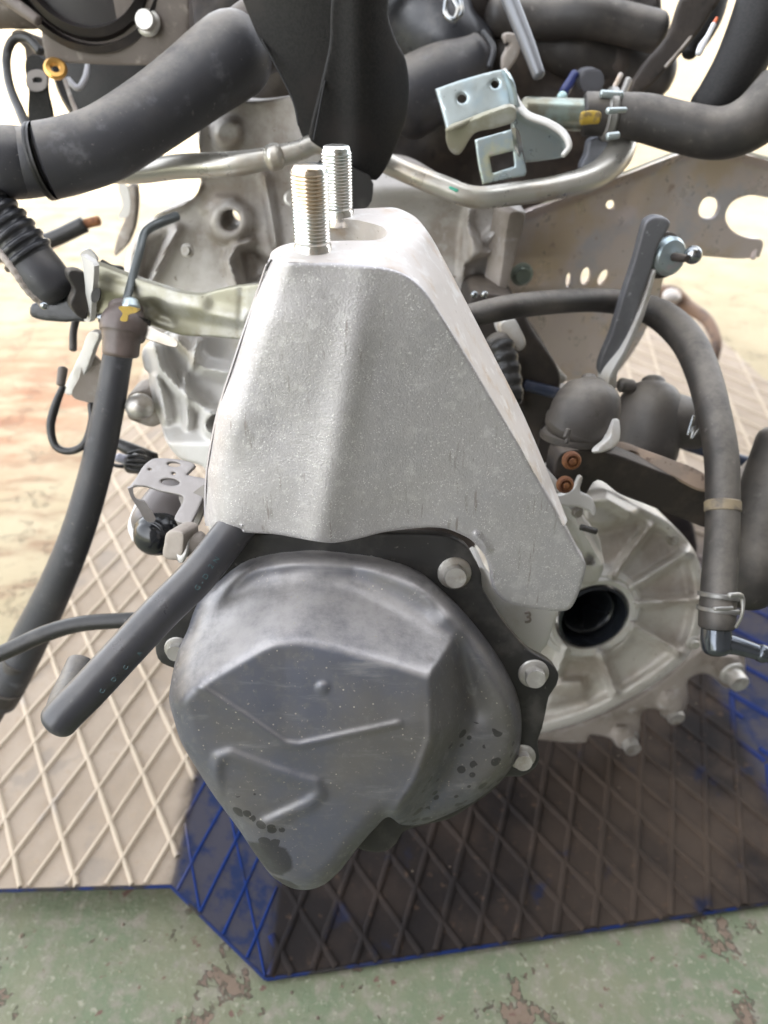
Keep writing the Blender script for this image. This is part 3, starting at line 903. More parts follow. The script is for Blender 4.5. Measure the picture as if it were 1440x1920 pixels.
def h_cov(q):
    A = facet(q, FA, [0.30, 0.26, 0.24, 0.25, 0.42, 0.55, 0.7, 0.7, 0.4, 0.3, 0.3, 0.3, 0.3], 50.0, 3.0)
    # the two facets of the face meet in a shallow V crease
    yc = np.interp(q[:, 0], [330, 375, 535, 560, 750, 830], [1262, 1288, 1397, 1398, 1358, 1345])
    dyy = q[:, 1] - yc
    A = A + np.where(dyy < 0, 0.022 * dyy, -0.006 * dyy)
    bh = 12.0 + 10.0 * np.clip((q[:, 0] - 660) / 150, 0, 1) ** 1.2
    B = bh - 22.0 + facet(q, FB, [0.4, 0.4, 0.38, 0.34, 0.34, 0.38, 0.40, 0.40, 0.35, 0.4, 0.4, 0.4, 0.4, 0.4, 0.4], 22.0, 3.0)
    # shoulder bulge and hollow of the right lobe
    B = B + 3.5 * np.exp(-(segdist(q, (840, 1165), (950, 1320)) / 26) ** 2) - 3.5 * np.exp(-(segdist(q, (850, 1230), (880, 1330)) / 30) ** 2)
    B = B + 1.5 * np.exp(-(segdist(q, (390, 1235), (430, 1100)) / 40) ** 2)
    h = smax(A, B, 7.0)
    h += ridge(q, [(375, 1288), (455, 1340), (535, 1395), (560, 1398), (650, 1378), (748, 1357)], 8, 1.2)
    h += ridge(q, [(408, 1490), (402, 1450), (410, 1422), (432, 1415), (500, 1442), (560, 1462), (592, 1470), (600, 1488), (580, 1508), (500, 1545)], 20, 1.6)
    h += ridge(q, [(806, 1240), (811, 1300), (808, 1385), (778, 1466), (738, 1526)], 9, 0.9)
    h += disc(q, (605, 1290), 12, 1.0, 4)
    h -= disc(q, (605, 1290), 5, 0.5, 3)
    # rounded lip by the outline
    d = polydist(q, smooth_poly(SIL, 8))
    t = np.clip(1 - d / 34, 0, 1) * 0.97
    edge = (1 - np.sqrt(np.clip(1 - t * t, 0, 1)))
    h = h - 13 * edge
    return np.maximum(h, 1.5) * 1e-3
def add_oil(m):
    """black oil drops and a spill near the lower tip of the cover, as stains with their own shape"""
    nt = m.node_tree; N = nt.nodes; L = nt.links; bs = N['Principled BSDF']
    src = bs.inputs['Base Color'].links[0].from_socket
    tc = N.new('ShaderNodeTexCoord')
    og = np.array(loc)
    def near(px, py, hh, r0, r1):
        c = CVP.hit(float(px), float(py), hh) - og
        vm = N.new('ShaderNodeVectorMath'); vm.operation = 'DISTANCE'; L.new(tc.outputs['Object'], vm.inputs[0]); vm.inputs[1].default_value = tuple(c)
        nz = N.new('ShaderNodeTexNoise'); nz.inputs['Scale'].default_value = 60; nz.inputs['Detail'].default_value = 5; L.new(tc.outputs['Object'], nz.inputs['Vector'])
        ad = N.new('ShaderNodeMath'); ad.operation = 'MULTIPLY_ADD'; L.new(nz.outputs['Fac'], ad.inputs[0]); ad.inputs[1].default_value = 0.012; L.new(vm.outputs['Value'], ad.inputs[2])
        r = N.new('ShaderNodeMapRange'); r.inputs['From Min'].default_value = r1 + 0.006; r.inputs['From Max'].default_value = r0 + 0.006; L.new(ad.outputs[0], r.inputs['Value'])
        return r.outputs[0]
    def op(o, a, b):
        x = N.new('ShaderNodeMath'); x.operation = o
        for i, v in enumerate((a, b)):
            if isinstance(v, (int, float)): x.inputs[i].default_value = v
            else: L.new(v, x.inputs[i])
        return x.outputs[0]
    vo = N.new('ShaderNodeTexVoronoi'); vo.inputs['Scale'].default_value = 190; L.new(tc.outputs['Object'], vo.inputs['Vector'])
    vr = N.new('ShaderNodeSeparateColor'); L.new(vo.outputs['Color'], vr.inputs[0])
    th = op('MULTIPLY', vr.outputs[0], 0.62)
    drop = op('LESS_THAN', vo.outputs['Distance'], th)
    pick = op('GREATER_THAN', vr.outputs[1], 0.35)
    drop = op('MULTIPLY', drop, pick)
    zone = op('MAXIMUM', near(880, 1450, 0.020, 0.016, 0.032), near(800, 1500, 0.016, 0.010, 0.024))
    zone = op('MAXIMUM', zone, op('MULTIPLY', near(480, 1540, 0.05, 0.006, 0.022), 0.8))
    drops = op('MULTIPLY', drop, op('GREATER_THAN', zone, 0.3))
    spill = near(500, 1615, 0.046, 0.011, 0.0125)
    spill2 = near(535, 1650, 0.04, 0.006, 0.0075)
    f = op('MINIMUM', op('MAXIMUM', drops, op('MAXIMUM', spill, spill2)), 1.0)
    f = op('MULTIPLY', f, 0.72)
    mx = N.new('ShaderNodeMix'); mx.data_type = 'RGBA'; L.new(f, mx.inputs['Factor']); L.new(src, mx.inputs['A']); mx.inputs['B'].default_value = (0.018, 0.017, 0.016, 1)
    L.new(mx.outputs['Result'], bs.inputs['Base Color'])
add_oil(SHELL)
relief('shell', SIL, CVP, SHELL, cov, h=h_cov, smooth_h=2, step=4.5, back=0.004, roll=(4, 0.0005), angle=75)
for (bx, by, rp) in [(852, 1074, 22), (1000, 1262, 20), (978, 1418, 18), (333, 1216, 17)]:
    bolt('bolt', bx, by, CVP.depth(float(bx), float(by), 0.002), CVP.n, rp, BOLTM, cov, hgt=0.95, rot=rng.uniform(0, 1))
# ------------------------------------------------------------------ gearbox casing
def vplane(px, py, d, tilt=0, yaw=0): return Plane(px, py, d, tilt, yaw)
gb = thing('gearbox', 'dusty grey cast aluminium gearbox casing with ribbed round differential housing behind the front bracket', 'gearbox', (0.02, 0.5, 0.03))
# --- round housing with radial ribs, right
DP = Plane(1105, 1150, 0.555, tilt=8, yaw=8)
C0 = (1108, 1152)
RIM = [(1000, 935), (1060, 925), (1130, 915), (1200, 950), (1262, 985), (1300, 1030), (1318, 1080), (1322, 1140), (1312, 1190), (1285, 1235), (1240, 1272), (1180, 1310), (1110, 1345), (1050, 1365), (1000, 1376), (940, 1370), (900, 1250), (920, 1100)]
ribsl = [((1150, 1078), (1216, 990)), ((1186, 1100), (1290, 1035)), ((1196, 1132), (1310, 1124)), ((1184, 1172), (1275, 1222)), ((1122, 1212), (1153, 1295)), ((1062, 1215), (1045, 1260)), ((1176, 1088), (1240, 1030))]
def h_dif(q):
    d0 = np.hypot(q[:, 0] - C0[0], (q[:, 1] - C0[1]) * 1.08)
    h = -0.010 + 0.0 * d0
    h += 0.016 * np.clip(1 - (d0 - 74) / 150, 0, 1)                # dished cone up to the hub
    h += disc(q, C0, 96, 0.006, 14)
    for i, (a, b) in enumerate(ribsl[:6]):
        h = np.maximum(h, h + ridge(q, [a, b], 13, 0.016))
    dr = polydist(q, smooth_poly(RIM, 10))
    h += 0.012 * np.exp(-(np.clip(dr - 16, 0, None) / 10) ** 2)
    h += pocket(q, [(1012, 1275), (1050, 1262), (1100, 1262), (1122, 1290), (1105, 1322), (1040, 1340), (1005, 1340)], 0.012, 22)
    h += pocket(q, [(1080, 935), (1140, 922), (1200, 955), (1190, 990), (1120, 1000), (1085, 985)], 0.014, 16)
    return h
relief('housing', RIM, DP, CASTD, gb, h=h_dif, smooth_h=2, step=4, back=0.05, holes=[circle(C0, 82, 73, 24)], roll=(7, 0.002))
# bore seal
o = DP.hit(*map(float, C0), 0.010)
rr_ = 68 * 0.555 / FPX
v, f = lathe_geo([(rr_ * 0.98, 0.004), (rr_ * 0.9, 0.005), (rr_ * 0.86, -0.006), (rr_ * 0.74, -0.009), (rr_ * 0.7, -0.004), (rr_ * 0.64, -0.005), (rr_ * 0.62, -0.02), (rr_ * 0.5, -0.024), (rr_ * 0.48, -0.045), (rr_ * 0.05, -0.046)], o, DP.n, 40)
rp_ = 0.555 / FPX
v2, f2 = lathe_geo([(66 * rp_, -0.02), (67 * rp_, 0.0015), (71 * rp_, 0.004), (80 * rp_, 0.0045), (84 * rp_, 0.0025), (88 * rp_, 0.003), (97 * rp_, 0.0), (100 * rp_, -0.012)], o, DP.n, 56)
mesh_obj('hub_ring', v2, f2[:-2], CASTL, gb, angle=40)
seal = mesh_obj('oil_seal', v, f[:-2] + f[-1:], M('black_wet_seal', (0.012, 0.014, 0.018), 0.18, 0), gb, angle=60)
# lower bolt flange of the housing
FLB = [(960, 1370), (1050, 1368), (1110, 1348), (1180, 1315), (1240, 1278), (1290, 1235), (1330, 1210), (1388, 1215), (1398, 1252), (1392, 1280), (1362, 1290), (1338, 1270), (1318, 1262), (1290, 1275), (1290, 1310), (1280, 1338), (1250, 1345), (1232, 1330), (1205, 1335), (1200, 1370), (1192, 1400), (1160, 1402), (1145, 1385), (1105, 1378), (1100, 1392), (1020, 1388), (965, 1380)]
relief('bolt_flange', FLB, Plane(1105, 1150, 0.575, tilt=8, yaw=8), CASTB, gb, h=lambda q: disc(q, (1170, 1380), 26, .006, 10) + disc(q, (1262, 1318), 26, .006, 10) + disc(q, (1365, 1250), 30, .008, 10), step=9, back=0.02, roll=(8, 0.003))
for (bx, by, rp) in [(1176, 1385, 17), (1258, 1330, 16), (1372, 1262, 19)]:
    bolt('bolt', bx, by, 0.60 if bx > 1300 else 0.64, (0.12, -0.9, 0.05), rp, BOLTM, gb, hgt=1.3, flange=1.3, rot=rng.uniform(0, 1))
# casting tab with raised 3, beside the cover flange
TP = Plane(985, 1160, 0.385, tilt=10, yaw=5)
relief('side_lug', [(900, 1060), (925, 1100), (950, 1125), (1000, 1130), (1045, 1140), (1036, 1175), (1024, 1212), (1014, 1222), (1020, 1245), (985, 1218), (950, 1178), (915, 1130), (895, 1095)], TP, CASTL, gb, step=8, back=0.02, roll=(6, 0.002),
       h=lambda q: 0 * q[:, 0])
# stepped casting web right of the bracket leg
relief('side_web', [(1010, 880), (1040, 895), (1062, 925), (1080, 945), (1100, 985), (1120, 1000), (1130, 1040), (1133, 1060), (1120, 1090), (1098, 1096), (1075, 1090), (1040, 1020), (1015, 950)], Plane(1080, 1000, 0.43, tilt=5, yaw=10), CASTL, gb,
       h=lambda q: ridge(q, [(1060, 930), (1085, 985), (1110, 1030), (1128, 1060)], 12, 0.006) - disc(q, (1107, 1048), 12, 0.007, 5), step=6, back=0.03, roll=(6, 0.002))
relief('side_clip', [(1036, 932), (1055, 926), (1075, 915), (1090, 892), (1088, 920), (1108, 932), (1116, 950), (1114, 968), (1104, 958), (1080, 950), (1062, 950), (1045, 945)], Plane(1075, 935, 0.405, tilt=20, yaw=0), CASTL, gb, step=5, back=0.003, roll=(4, 0.001))
for (bx, by, dd, rp) in [(1082, 960, 0.415, 8), (1262, 1010, 0.535, 9), (1300, 1205, 0.535, 9)]:
    bolt('bolt', bx, by, dd, (0.1, -1, 0.25), rp, BOLTM, gb, rot=rng.uniform(0, 1))
relief('machined_pad', [(1112, 940), (1190, 955), (1225, 990), (1205, 1000), (1140, 985), (1108, 965)], Plane(1160, 970, 0.538, tilt=14, yaw=8), CASTL, gb, step=7, back=0.012, roll=(4, 0.0015))
tube('dowel_pin', [(1088, 988, 0.41, 6), (1119, 997, 0.41, 6)], BLK, gb, cap='flat')

# --- left casting plate with through bolt boss
LP = Plane(430, 415, 0.50, tilt=4, yaw=-4)
LOUT = [(372, 195), (470, 190), (640, 200), (640, 640), (440, 700), (380, 640), (300, 640), (235, 560), (234, 500), (240, 468), (262, 432), (300, 398), (340, 382), (362, 372), (374, 350), (376, 300), (370, 250)]
def h_left(q):
    h = np.zeros(len(q))
    h += disc(q, (430, 415), 46, 0.010, 14)
    h += disc(q, (428, 250), 34, 0.006, 10)
    h += ridge(q, [(385, 395), (405, 372), (440, 372)], 9, 0.004)
    h += ridge(q, [(262, 445), (250, 475), (238, 540)], 11, 0.010)
    h += ridge(q, [(332, 428), (300, 490), (280, 535)], 8, 0.012)
    h -= pocket(q, [(268, 450), (322, 428), (282, 530), (255, 530)], 0.008, 10)
    h += ridge(q, [(470, 452), (440, 462), (428, 490), (438, 520), (450, 560)], 11, 0.012)
    h -= pocket(q, [(448, 470), (475, 462), (520, 500), (500, 520), (462, 545)], 0.010, 8)
    h += ridge(q, [(495, 330), (505, 380), (518, 460)], 9, 0.010)
    h += ridge(q, [(376, 230), (372, 290), (380, 330)], 6, 0.006)
    h += ridge(q, [(300, 400), (345, 384), (372, 352)], 10, 0.006)
    h += 0.006 * np.clip((q[:, 0] - 330) / 100, 0, 1) * np.clip((q[:, 1] - 430) / 120, 0, 1)
    return h
relief('front_plate', LOUT, LP, CAST, gb, h=lambda q: h_left(q) * 1.4, smooth_h=3, step=3.8, back=0.035, holes=[circle((432, 413), 19, 20, 14), circle((357, 353), 1.5, 1.5, 5)], roll=(6, 0.002))
b1 = bolt('bolt', 428, 248, 0.485, (0, -1, 0.3), 21, BOLTM, gb, hgt=1.0, flange=1.3)
v, f = ball_geo(P(432, 246, 0.473), 0.0055); mesh_obj('bolt_cap', v, f, BOLTM, gb)
for (bx, by, dd, rp, nn_) in [(352, 470, 0.485, 9, (-0.2, -1, 0.3)), (548, 372, 0.48, 11, (0, -1, 0.3)), (505, 600, 0.475, 10, (0, -1, 0.2))]:
    bolt('bolt', bx, by, dd, nn_, rp, BOLTM, gb, rot=rng.uniform(0, 1))
# --- lower left webs
LLP = Plane(380, 760, 0.44, tilt=10, yaw=-8)
LL = [(268, 655), (300, 628), (470, 560), (480, 700), (480, 1010), (400, 1010), (384, 880), (340, 862), (312, 828), (300, 790), (292, 770), (282, 735), (278, 700), (270, 690)]
def h_ll(q):
    h = -0.012 + np.zeros(len(q))
    h += ridge(q, [(290, 652), (300, 690), (340, 735), (385, 768), (420, 800)], 15, 0.016)
    h += ridge(q, [(345, 705), (350, 740), (352, 800)], 9, 0.012)
    h += ridge(q, [(292, 705), (303, 740), (312, 790)], 9, 0.012)
    h += ridge(q, [(335, 640), (380, 690), (430, 700)], 22, 0.018)
    h += ridge(q, [(370, 640), (360, 690)], 8, 0.022)
    h += disc(q, (404, 792), 34, 0.016, 12)
    h += np.clip((q[:, 1] - 800) / 30, 0, 1) * 0.012
    h += ridge(q, [(430, 760), (470, 660)], 20, 0.014)
    return h
relief('lower_web', LL, LLP, CASTL, gb, h=lambda q: h_ll(q) * 1.15, smooth_h=3, step=3.8, back=0.04, holes=[circle((404, 796), 17, 19, 14)], roll=(6, 0.003))
v, f = ball_geo(P(262, 762, 0.45), 0.0085, 0.9); bb = mesh_obj('bolt_head', v, f, BOLTM, gb)
relief('bolt_boss', [(240, 742), (262, 732), (285, 728), (300, 760), (304, 790), (286, 800), (258, 792), (240, 782)], Plane(270, 765, 0.462, tilt=5), CASTB, gb, step=8, back=0.02, roll=(7, 0.003))
# --- centre and right upper casing
CRP = Plane(850, 450, 0.50, tilt=0, yaw=0)
CR = [(690, 330), (760, 320), (860, 370), (960, 392), (985, 400), (965, 470), (950, 560), (930, 640), (880, 640), (700, 640), (660, 500), (650, 400)]
def h_cr(q):
    h = ridge(q, [(880, 395), (872, 450), (868, 520)], 9, 0.010)
    h += pocket(q, [(876, 410), (912, 470), (935, 455), (930, 475), (872, 500)], 0.016, 7)
    h += ridge(q, [(915, 450), (940, 425), (962, 425)], 12, 0.010)
    h += 0.010 * np.exp(-((q[:, 1] - 360) / 30) ** 2)
    h -= pocket(q, [(890, 500), (935, 480), (950, 560), (880, 560)], 0.006, 10)
    return h
relief('upper_casing', CR, CRP, CAST, gb, h=lambda q: h_cr(q) * 1.3, smooth_h=3, step=4.5, back=0.05, roll=(8, 0.004))
for (bx, by) in [(889, 552), (908, 552)]:
    v, f = ball_geo(P(bx, by, 0.44), 0.0022); mesh_obj('bolt_tip', v, f, CHROME, gb)
relief('casing_edge', [(955, 400), (972, 396), (984, 405), (966, 480), (944, 556), (934, 556), (940, 500)], Plane(960, 480, 0.485, yaw=20), CASTB, gb, step=8, back=0.02, roll=(4, 0.001))
# dark recesses: casing volume behind everything
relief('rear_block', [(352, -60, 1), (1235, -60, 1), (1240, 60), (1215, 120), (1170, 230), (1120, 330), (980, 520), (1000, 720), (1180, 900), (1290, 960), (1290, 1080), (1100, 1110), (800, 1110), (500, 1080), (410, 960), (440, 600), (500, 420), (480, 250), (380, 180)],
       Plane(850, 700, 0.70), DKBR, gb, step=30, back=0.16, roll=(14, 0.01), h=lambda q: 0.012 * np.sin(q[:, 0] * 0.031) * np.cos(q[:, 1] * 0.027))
# pieces of casing seen between the bracket flank and the domes
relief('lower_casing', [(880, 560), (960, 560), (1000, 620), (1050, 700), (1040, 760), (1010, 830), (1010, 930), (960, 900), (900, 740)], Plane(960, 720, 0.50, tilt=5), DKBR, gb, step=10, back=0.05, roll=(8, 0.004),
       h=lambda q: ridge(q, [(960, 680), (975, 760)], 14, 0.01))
relief('cast_fin', [(936, 606), (962, 597), (975, 615), (986, 645), (972, 658), (955, 640), (940, 628)], Plane(960, 625, 0.455, tilt=15), CASTL, gb, step=6, back=0.02, roll=(5, 0.002))
tube('drain_tube', [(940, 650, 0.45, 24), (950, 690, 0.45, 25), (958, 750, 0.45, 24)], BLK, gb, corr=(0.007, 0.05), n_per=14)
tube('drain_tube_rim', [(930, 640, 0.46, 26), (938, 655, 0.46, 27)], RUBD, gb)

# ------------------------------------------------------------------ steel bracket plate on the right
SP = Plane(1150, 480, 0.56, tilt=0, yaw=6)
sp = thing('slotted_plate', 'large pinkish steel bracket plate with slots and an open round notch, upper right', 'plate', Vector(SP.hit(1150, 700)))
SPO = [(975, 402), (1040, 378), (1111, 349), (1180, 325), (1244, 300), (1290, 284), (1324, 279), (1378, 284), (1445, 302), (1500, 315), (1500, 385), (1445, 372), (1405, 366), (1372, 380), (1360, 408), (1374, 433), (1402, 446), (1430, 452), (1424, 482, 1), (1385, 485), (1315, 480), (1270, 478), (1245, 520), (1235, 560), (1205, 630), (1165, 690), (1120, 735), (1085, 735), (1050, 700), (1010, 650), (965, 590), (945, 556), (955, 500), (970, 440)]
def h_sp(q):
    h = 0 * q[:, 0]
    edge = np.array([(975, 402), (1040, 378), (1111, 349), (1180, 325), (1244, 300), (1290, 284), (1324, 279), (1378, 284), (1445, 302), (1500, 315)], float)
    d = polydist(q, edge, closed=False)
    h += 0.010 * np.clip(1 - d / 15, 0, 1) ** 0.7          # folded upper lip
    h += 0.005 * np.exp(-(segdist(q, (1235, 300), (1195, 420)) / 30) ** 2)
    h -= 0.006 * np.clip((q[:, 1] - 480) / 60, 0, 1) * np.clip((1200 - q[:, 0]) / 100, 0, 1)
    return h
relief('plate', SPO, SP, BRUSH, sp, h=h_sp, step=7, back=0.003, roll=(3, 0.0006),
       holes=[[(1322, 371), (1347, 378), (1338, 408), (1311, 402)], circle((1145, 384), 9, 9, 10), circle((1098, 518), 9, 17, 12, 0.2), circle((1131, 520), 8, 16, 12, 0.5), circle((1066, 525), 5, 14, 10, 0.1)])
bolt('bolt', 978, 514, 0.545, SP.n, 16, M('greenish_bolt', (0.34, 0.40, 0.36), 0.35, 0.6), sp, hgt=0.5, flange=1.35)
# pale lower web edge of the plate
tube('lower_lip', [(968, 592, 0.53, 8), (1000, 640, 0.53, 11), (1030, 685, 0.53, 13), (1055, 712, 0.53, 10)], CASTL, sp, squash=(1, 0.5))
tube('folded_lip', [(978, 404, 0.556, 7), (1040, 381, 0.556, 9), (1111, 353, 0.556, 10), (1180, 328, 0.556, 10), (1244, 303, 0.556, 11), (1290, 288, 0.556, 11), (1326, 284, 0.556, 11), (1378, 290, 0.556, 11), (1450, 308, 0.556, 11), (1500, 320, 0.556, 11)], ZINCG, sp, nseg=14, n_per=5, squash=(1, 0.7))
tube('plate_end_fold', [(1420, 452, 0.57, 4), (1412, 484, 0.57, 5)], BRUSH, sp)

# ------------------------------------------------------------------ shift lever
SL = Plane(1180, 560, 0.45, yaw=0)
sl_ = thing('shift_lever', 'grey black steel selector lever with an eye, steel bush and ball stud at right', 'lever', Vector(SL.hit(1135, 700)))
relief('arm', [(1203, 436), (1210, 416), (1226, 407), (1246, 409), (1257, 418), (1246, 440), (1232, 466), (1222, 502), (1196, 580), (1170, 652), (1147, 714), (1122, 697), (1146, 625), (1170, 546), (1190, 485)], SL, M('worn_grey_steel', (0.14, 0.14, 0.15), 0.4, 0.35, vary=[(60, (0.17, 0.17, 0.18), 0.45, 0.65), (250, (0.3, 0.3, 0.31), 0.62, 0.7)], rough_var=0.1), sl_, step=6, back=0.006, roll=(5, 0.0016))
relief('web', [(1228, 506), (1225, 530), (1205, 600), (1180, 655), (1158, 700), (1150, 735), (1140, 712), (1170, 655), (1200, 585), (1217, 535)], Plane(1190, 600, 0.455, yaw=25), CASTL, sl_, step=6, back=0.01, roll=(3, 0.001))
eo = P(1238, 478, 0.452); ax = P(1300, 480, 0.435) - P(1240, 472, 0.46)
ax = ax / np.linalg.norm(ax); r0 = 41 * 0.45 / FPX
v, f = lathe_geo([(r0, -0.004), (r0 * 1.05, 0.0), (r0, 0.004), (r0 * 0.8, 0.0055)], eo, ax, 36); mesh_obj('rubber_bush', v, f, DKBR, sl_)
v, f = lathe_geo([(r0 * 0.78, 0.004), (r0 * 0.86, 0.006), (r0 * 0.86, 0.009), (r0 * 0.7, 0.0115), (r0 * 0.3, 0.0125)], eo, ax, 36); mesh_obj('steel_bush', v, f, ZINC, sl_, angle=25)
v, f = lathe_geo([(0.0024, 0.010), (0.0024, 0.020), (0.0018, 0.024)], eo, ax, 16); mesh_obj('neck', v, f, DKBR, sl_)
v, f = ball_geo(P(1299, 478, 0.436), 17 * 0.436 / FPX, 1, 18); mesh_obj('ball', v, f, CHROME, sl_)

# ------------------------------------------------------------------ zinc bracket upper middle
ZP = Plane(880, 190, 0.44, tilt=28, yaw=-6)
zb = thing('zinc_bracket', 'iridescent zinc plated steel bracket with two round holes and a square window, upper middle', 'bracket', Vector(ZP.hit(900, 300)))
relief('upper_plate', [(816, 167, 1), (868, 149), (944, 130), (952, 138), (958, 165), (962, 200, 1), (925, 208), (880, 226), (838, 246, 1), (828, 208)], ZP, ZINC, zb, step=7, back=0.0022, roll=(4, 0.001), holes=[circle((866, 184), 9, 10, 12), circle((928, 157), 8, 9, 12)])
relief('side_flange', [(944, 131), (955, 135), (966, 158), (974, 195), (990, 218), (1030, 232), (1060, 252), (1070, 276), (1062, 292), (1030, 300), (975, 302), (966, 280), (962, 240), (962, 200), (955, 160)], Plane(1000, 230, 0.443, tilt=10, yaw=30), ZINC, zb, step=6, back=0.0022, roll=(5, 0.0016),
       h=lambda q: 0.005 * np.clip(1 - polydist(q, np.array([(944, 131), (966, 158), (974, 195), (990, 218), (1030, 232), (1060, 252), (1070, 276)], float), False) / 14, 0, 1))
tube('flange_edge', [(946, 132, 0.435, 5), (957, 160, 0.434, 6), (970, 193, 0.433, 7), (990, 216, 0.432, 7), (1028, 231, 0.430, 7), (1056, 250, 0.429, 7), (1067, 274, 0.428, 6), (1056, 291, 0.428, 5)], CASTL, zb, nseg=12, n_per=5)
tube('fold_edge', [(838, 245, 0.434, 5), (880, 226, 0.434, 5), (925, 209, 0.434, 5), (958, 201, 0.434, 5)], ZINCG, zb, nseg=12)
relief('fold_plate', [(838, 244), (880, 226), (925, 208), (962, 200), (966, 225), (930, 240), (890, 250), (860, 290), (842, 280)], Plane(890, 240, 0.436, tilt=-25, yaw=-6), ZINCG, zb, step=7, back=0.0022, roll=(3, 0.001))
relief('window_plate', [(890, 262, 1), (967, 240, 1), (974, 268), (987, 322), (984, 330, 1), (945, 337), (905, 346, 1), (897, 310)], Plane(935, 290, 0.428, tilt=10, yaw=-4), ZINC, zb, step=6, back=0.0022, roll=(3, 0.001),
       holes=[[(918, 294, 1), (962, 283, 1), (965, 312, 1), (923, 325, 1)]])
relief('edge_return', [(967, 240), (974, 244), (988, 324), (984, 330), (975, 300)], Plane(975, 290, 0.427, yaw=40), CHROME, zb, step=6, back=0.003)

# ------------------------------------------------------------------ hoses and pipes
def hose(name, pts, mat, label, cat='hose', **kw):
    v, f = tube_geo(pts, **kw)
    v2 = v
    o = mesh_obj(name, v, f, mat, None, angle=60)
    tag(o, label, cat)
    return o
def hose_thing(name, label, cat, at):
    return thing(name, label, cat, Vector(P(*at)))
# thick hose upper left
bh = hose_thing('thick_hose', 'thick dusty black rubber hose sweeping across the upper left corner', 'hose', (250, 330, 0.42))
tube('lower_sleeve', [(-60, 303, 0.40, 66), (0, 305, 0.40, 65), (40, 305, 0.405, 63), (70, 304, 0.405, 60), (90, 300, 0.41, 58)], RUB, bh, cap='flat', nseg=32)
tube('upper_sleeve', [(78, 303, 0.402, 68), (130, 292, 0.405, 67), (200, 268, 0.41, 66), (280, 218, 0.42, 66), (350, 168, 0.43, 69), (400, 130, 0.437, 73), (434, 106, 0.442, 75), (450, 95, 0.445, 71), (458, 90, 0.447, 62)], RUB, bh, cap='flat', nseg=36)
tube('inner_neck', [(440, 100, 0.445, 60), (480, 72, 0.45, 64), (540, 40, 0.455, 68)], DKBR, bh, cap='flat', nseg=30)
tube('seam_lip', [(78, 303, 0.402, 68.6), (83, 302, 0.402, 68.6)], BLK, bh, cap='flat', nseg=36)
# curved heater hose at the right
ch = hose_thing('curved_hose', 'long dusty rubber hose arching from behind the bracket down the right side', 'hose', (1350, 1130, 0.40))
tube('hose', [(850, 600, 0.41, 21), (890, 590, 0.41, 22), (960, 575, 0.41, 23), (1040, 566, 0.45, 22), (1120, 563, 0.475, 22), (1190, 572, 0.482, 24), (1245, 595, 0.475, 29), (1290, 640, 0.46, 31), (1318, 700, 0.445, 31), (1338, 775, 0.43, 31), (1352, 850, 0.42, 31), (1355, 920, 0.415, 31), (1354, 1000, 0.41, 31), (1349, 1080, 0.405, 32), (1345, 1150, 0.40, 33), (1344, 1178, 0.40, 33)], RUBD, ch, nseg=28, n_per=6, cap='flat')
tube('paint_band', [(1355, 938, 0.4135, 33), (1355, 962, 0.4125, 33)], M('tan_band', (0.24, 0.19, 0.12), 0.6, 0, vary=[(90, (0.12, 0.1, 0.08), 0.45, 0.65)]), ch, nseg=28, cap='flat')
cl = M('clamp_steel', (0.32, 0.31, 0.29), 0.4, 0.6)
tube('clamp_band', [(1350, 1112, 0.402, 39), (1349, 1122, 0.402, 39)], cl, ch, nseg=28, cap='flat')
tube('clamp_band', [(1348, 1138, 0.401, 39), (1347, 1148, 0.401, 39)], cl, ch, nseg=28, cap='flat')
tube('clamp_ear', [(1368, 1116, 0.373, 5), (1390, 1118, 0.38, 5), (1392, 1150, 0.38, 3), (1380, 1176, 0.385, 3)], cl, ch, n_per=4)
tube('clamp_ear', [(1340, 1142, 0.372, 4), (1372, 1140, 0.375, 4)], cl, ch, n_per=4)
el = hose_thing('elbow_connector', 'shiny steel elbow pipe connector plugged in the end of the right hose', 'connector', (1345, 1220, 0.40))
ELB = M('dark_bright_steel', (0.10, 0.11, 0.125), 0.18, 0.8)
tube('elbow', [(1344, 1165, 0.40, 26), (1343, 1195, 0.40, 28), (1345, 1214, 0.40, 28)], ELB, el, nseg=24)
tube('nozzle', [(1350, 1204, 0.40, 22), (1385, 1212, 0.398, 17), (1430, 1226, 0.396, 14), (1470, 1236, 0.394, 14)], ELB, el, nseg=24)
tube('nozzle_bead', [(1425, 1224, 0.396, 17), (1433, 1227, 0.396, 17)], ELB, el, nseg=24)
# fat black hose at the right edge
hose('fat_hose', [(1470, 830, 0.46, 50), (1440, 920, 0.46, 50), (1418, 1000, 0.455, 46), (1408, 1070, 0.45, 46), (1402, 1120, 0.45, 40)], RUBD, 'fat black rubber hose at the right picture edge behind the elbow connector', nseg=28)
hose('lower_edge_pipe', [(1300, 920, 0.5, 22), (1380, 905, 0.5, 20), (1450, 850, 0.5, 24)], CASTB, 'short tan metal neck behind the long curved hose at the right edge', 'pipe')
# breather hose at lower left
br = hose_thing('breather_hose', 'smooth grey black rubber hose with cyan print and U bend, left of domed cover', 'hose', (110, 1370, 0.30))
tube('hose', [(470, 955, 0.335, 34), (430, 1005, 0.33, 35), (370, 1080, 0.325, 36), (300, 1150, 0.32, 36), (230, 1225, 0.315, 36), (170, 1290, 0.31, 36), (128, 1332, 0.308, 36), (110, 1351, 0.308, 36)], RUB, br, nseg=30)
RUBS = M('smooth_grey_rubber', (0.04, 0.04, 0.046), 0.36, 0, vary=[(30, (0.06, 0.058, 0.062), 0.4, 0.7), (160, (0.1, 0.095, 0.09), 0.62, 0.76)], dust=((0.2, 0.18, 0.16), 0.3, 0.5, 1.0), bump=[(500, 0.00006)], rough_var=0.1)
br.children[0].data.materials[0] = RUBS
tube('return_end', [(112, 1345, 0.322, 30), (122, 1310, 0.34, 28), (140, 1272, 0.355, 27), (152, 1244, 0.362, 26)], RUB, br, nseg=26, cap='open')
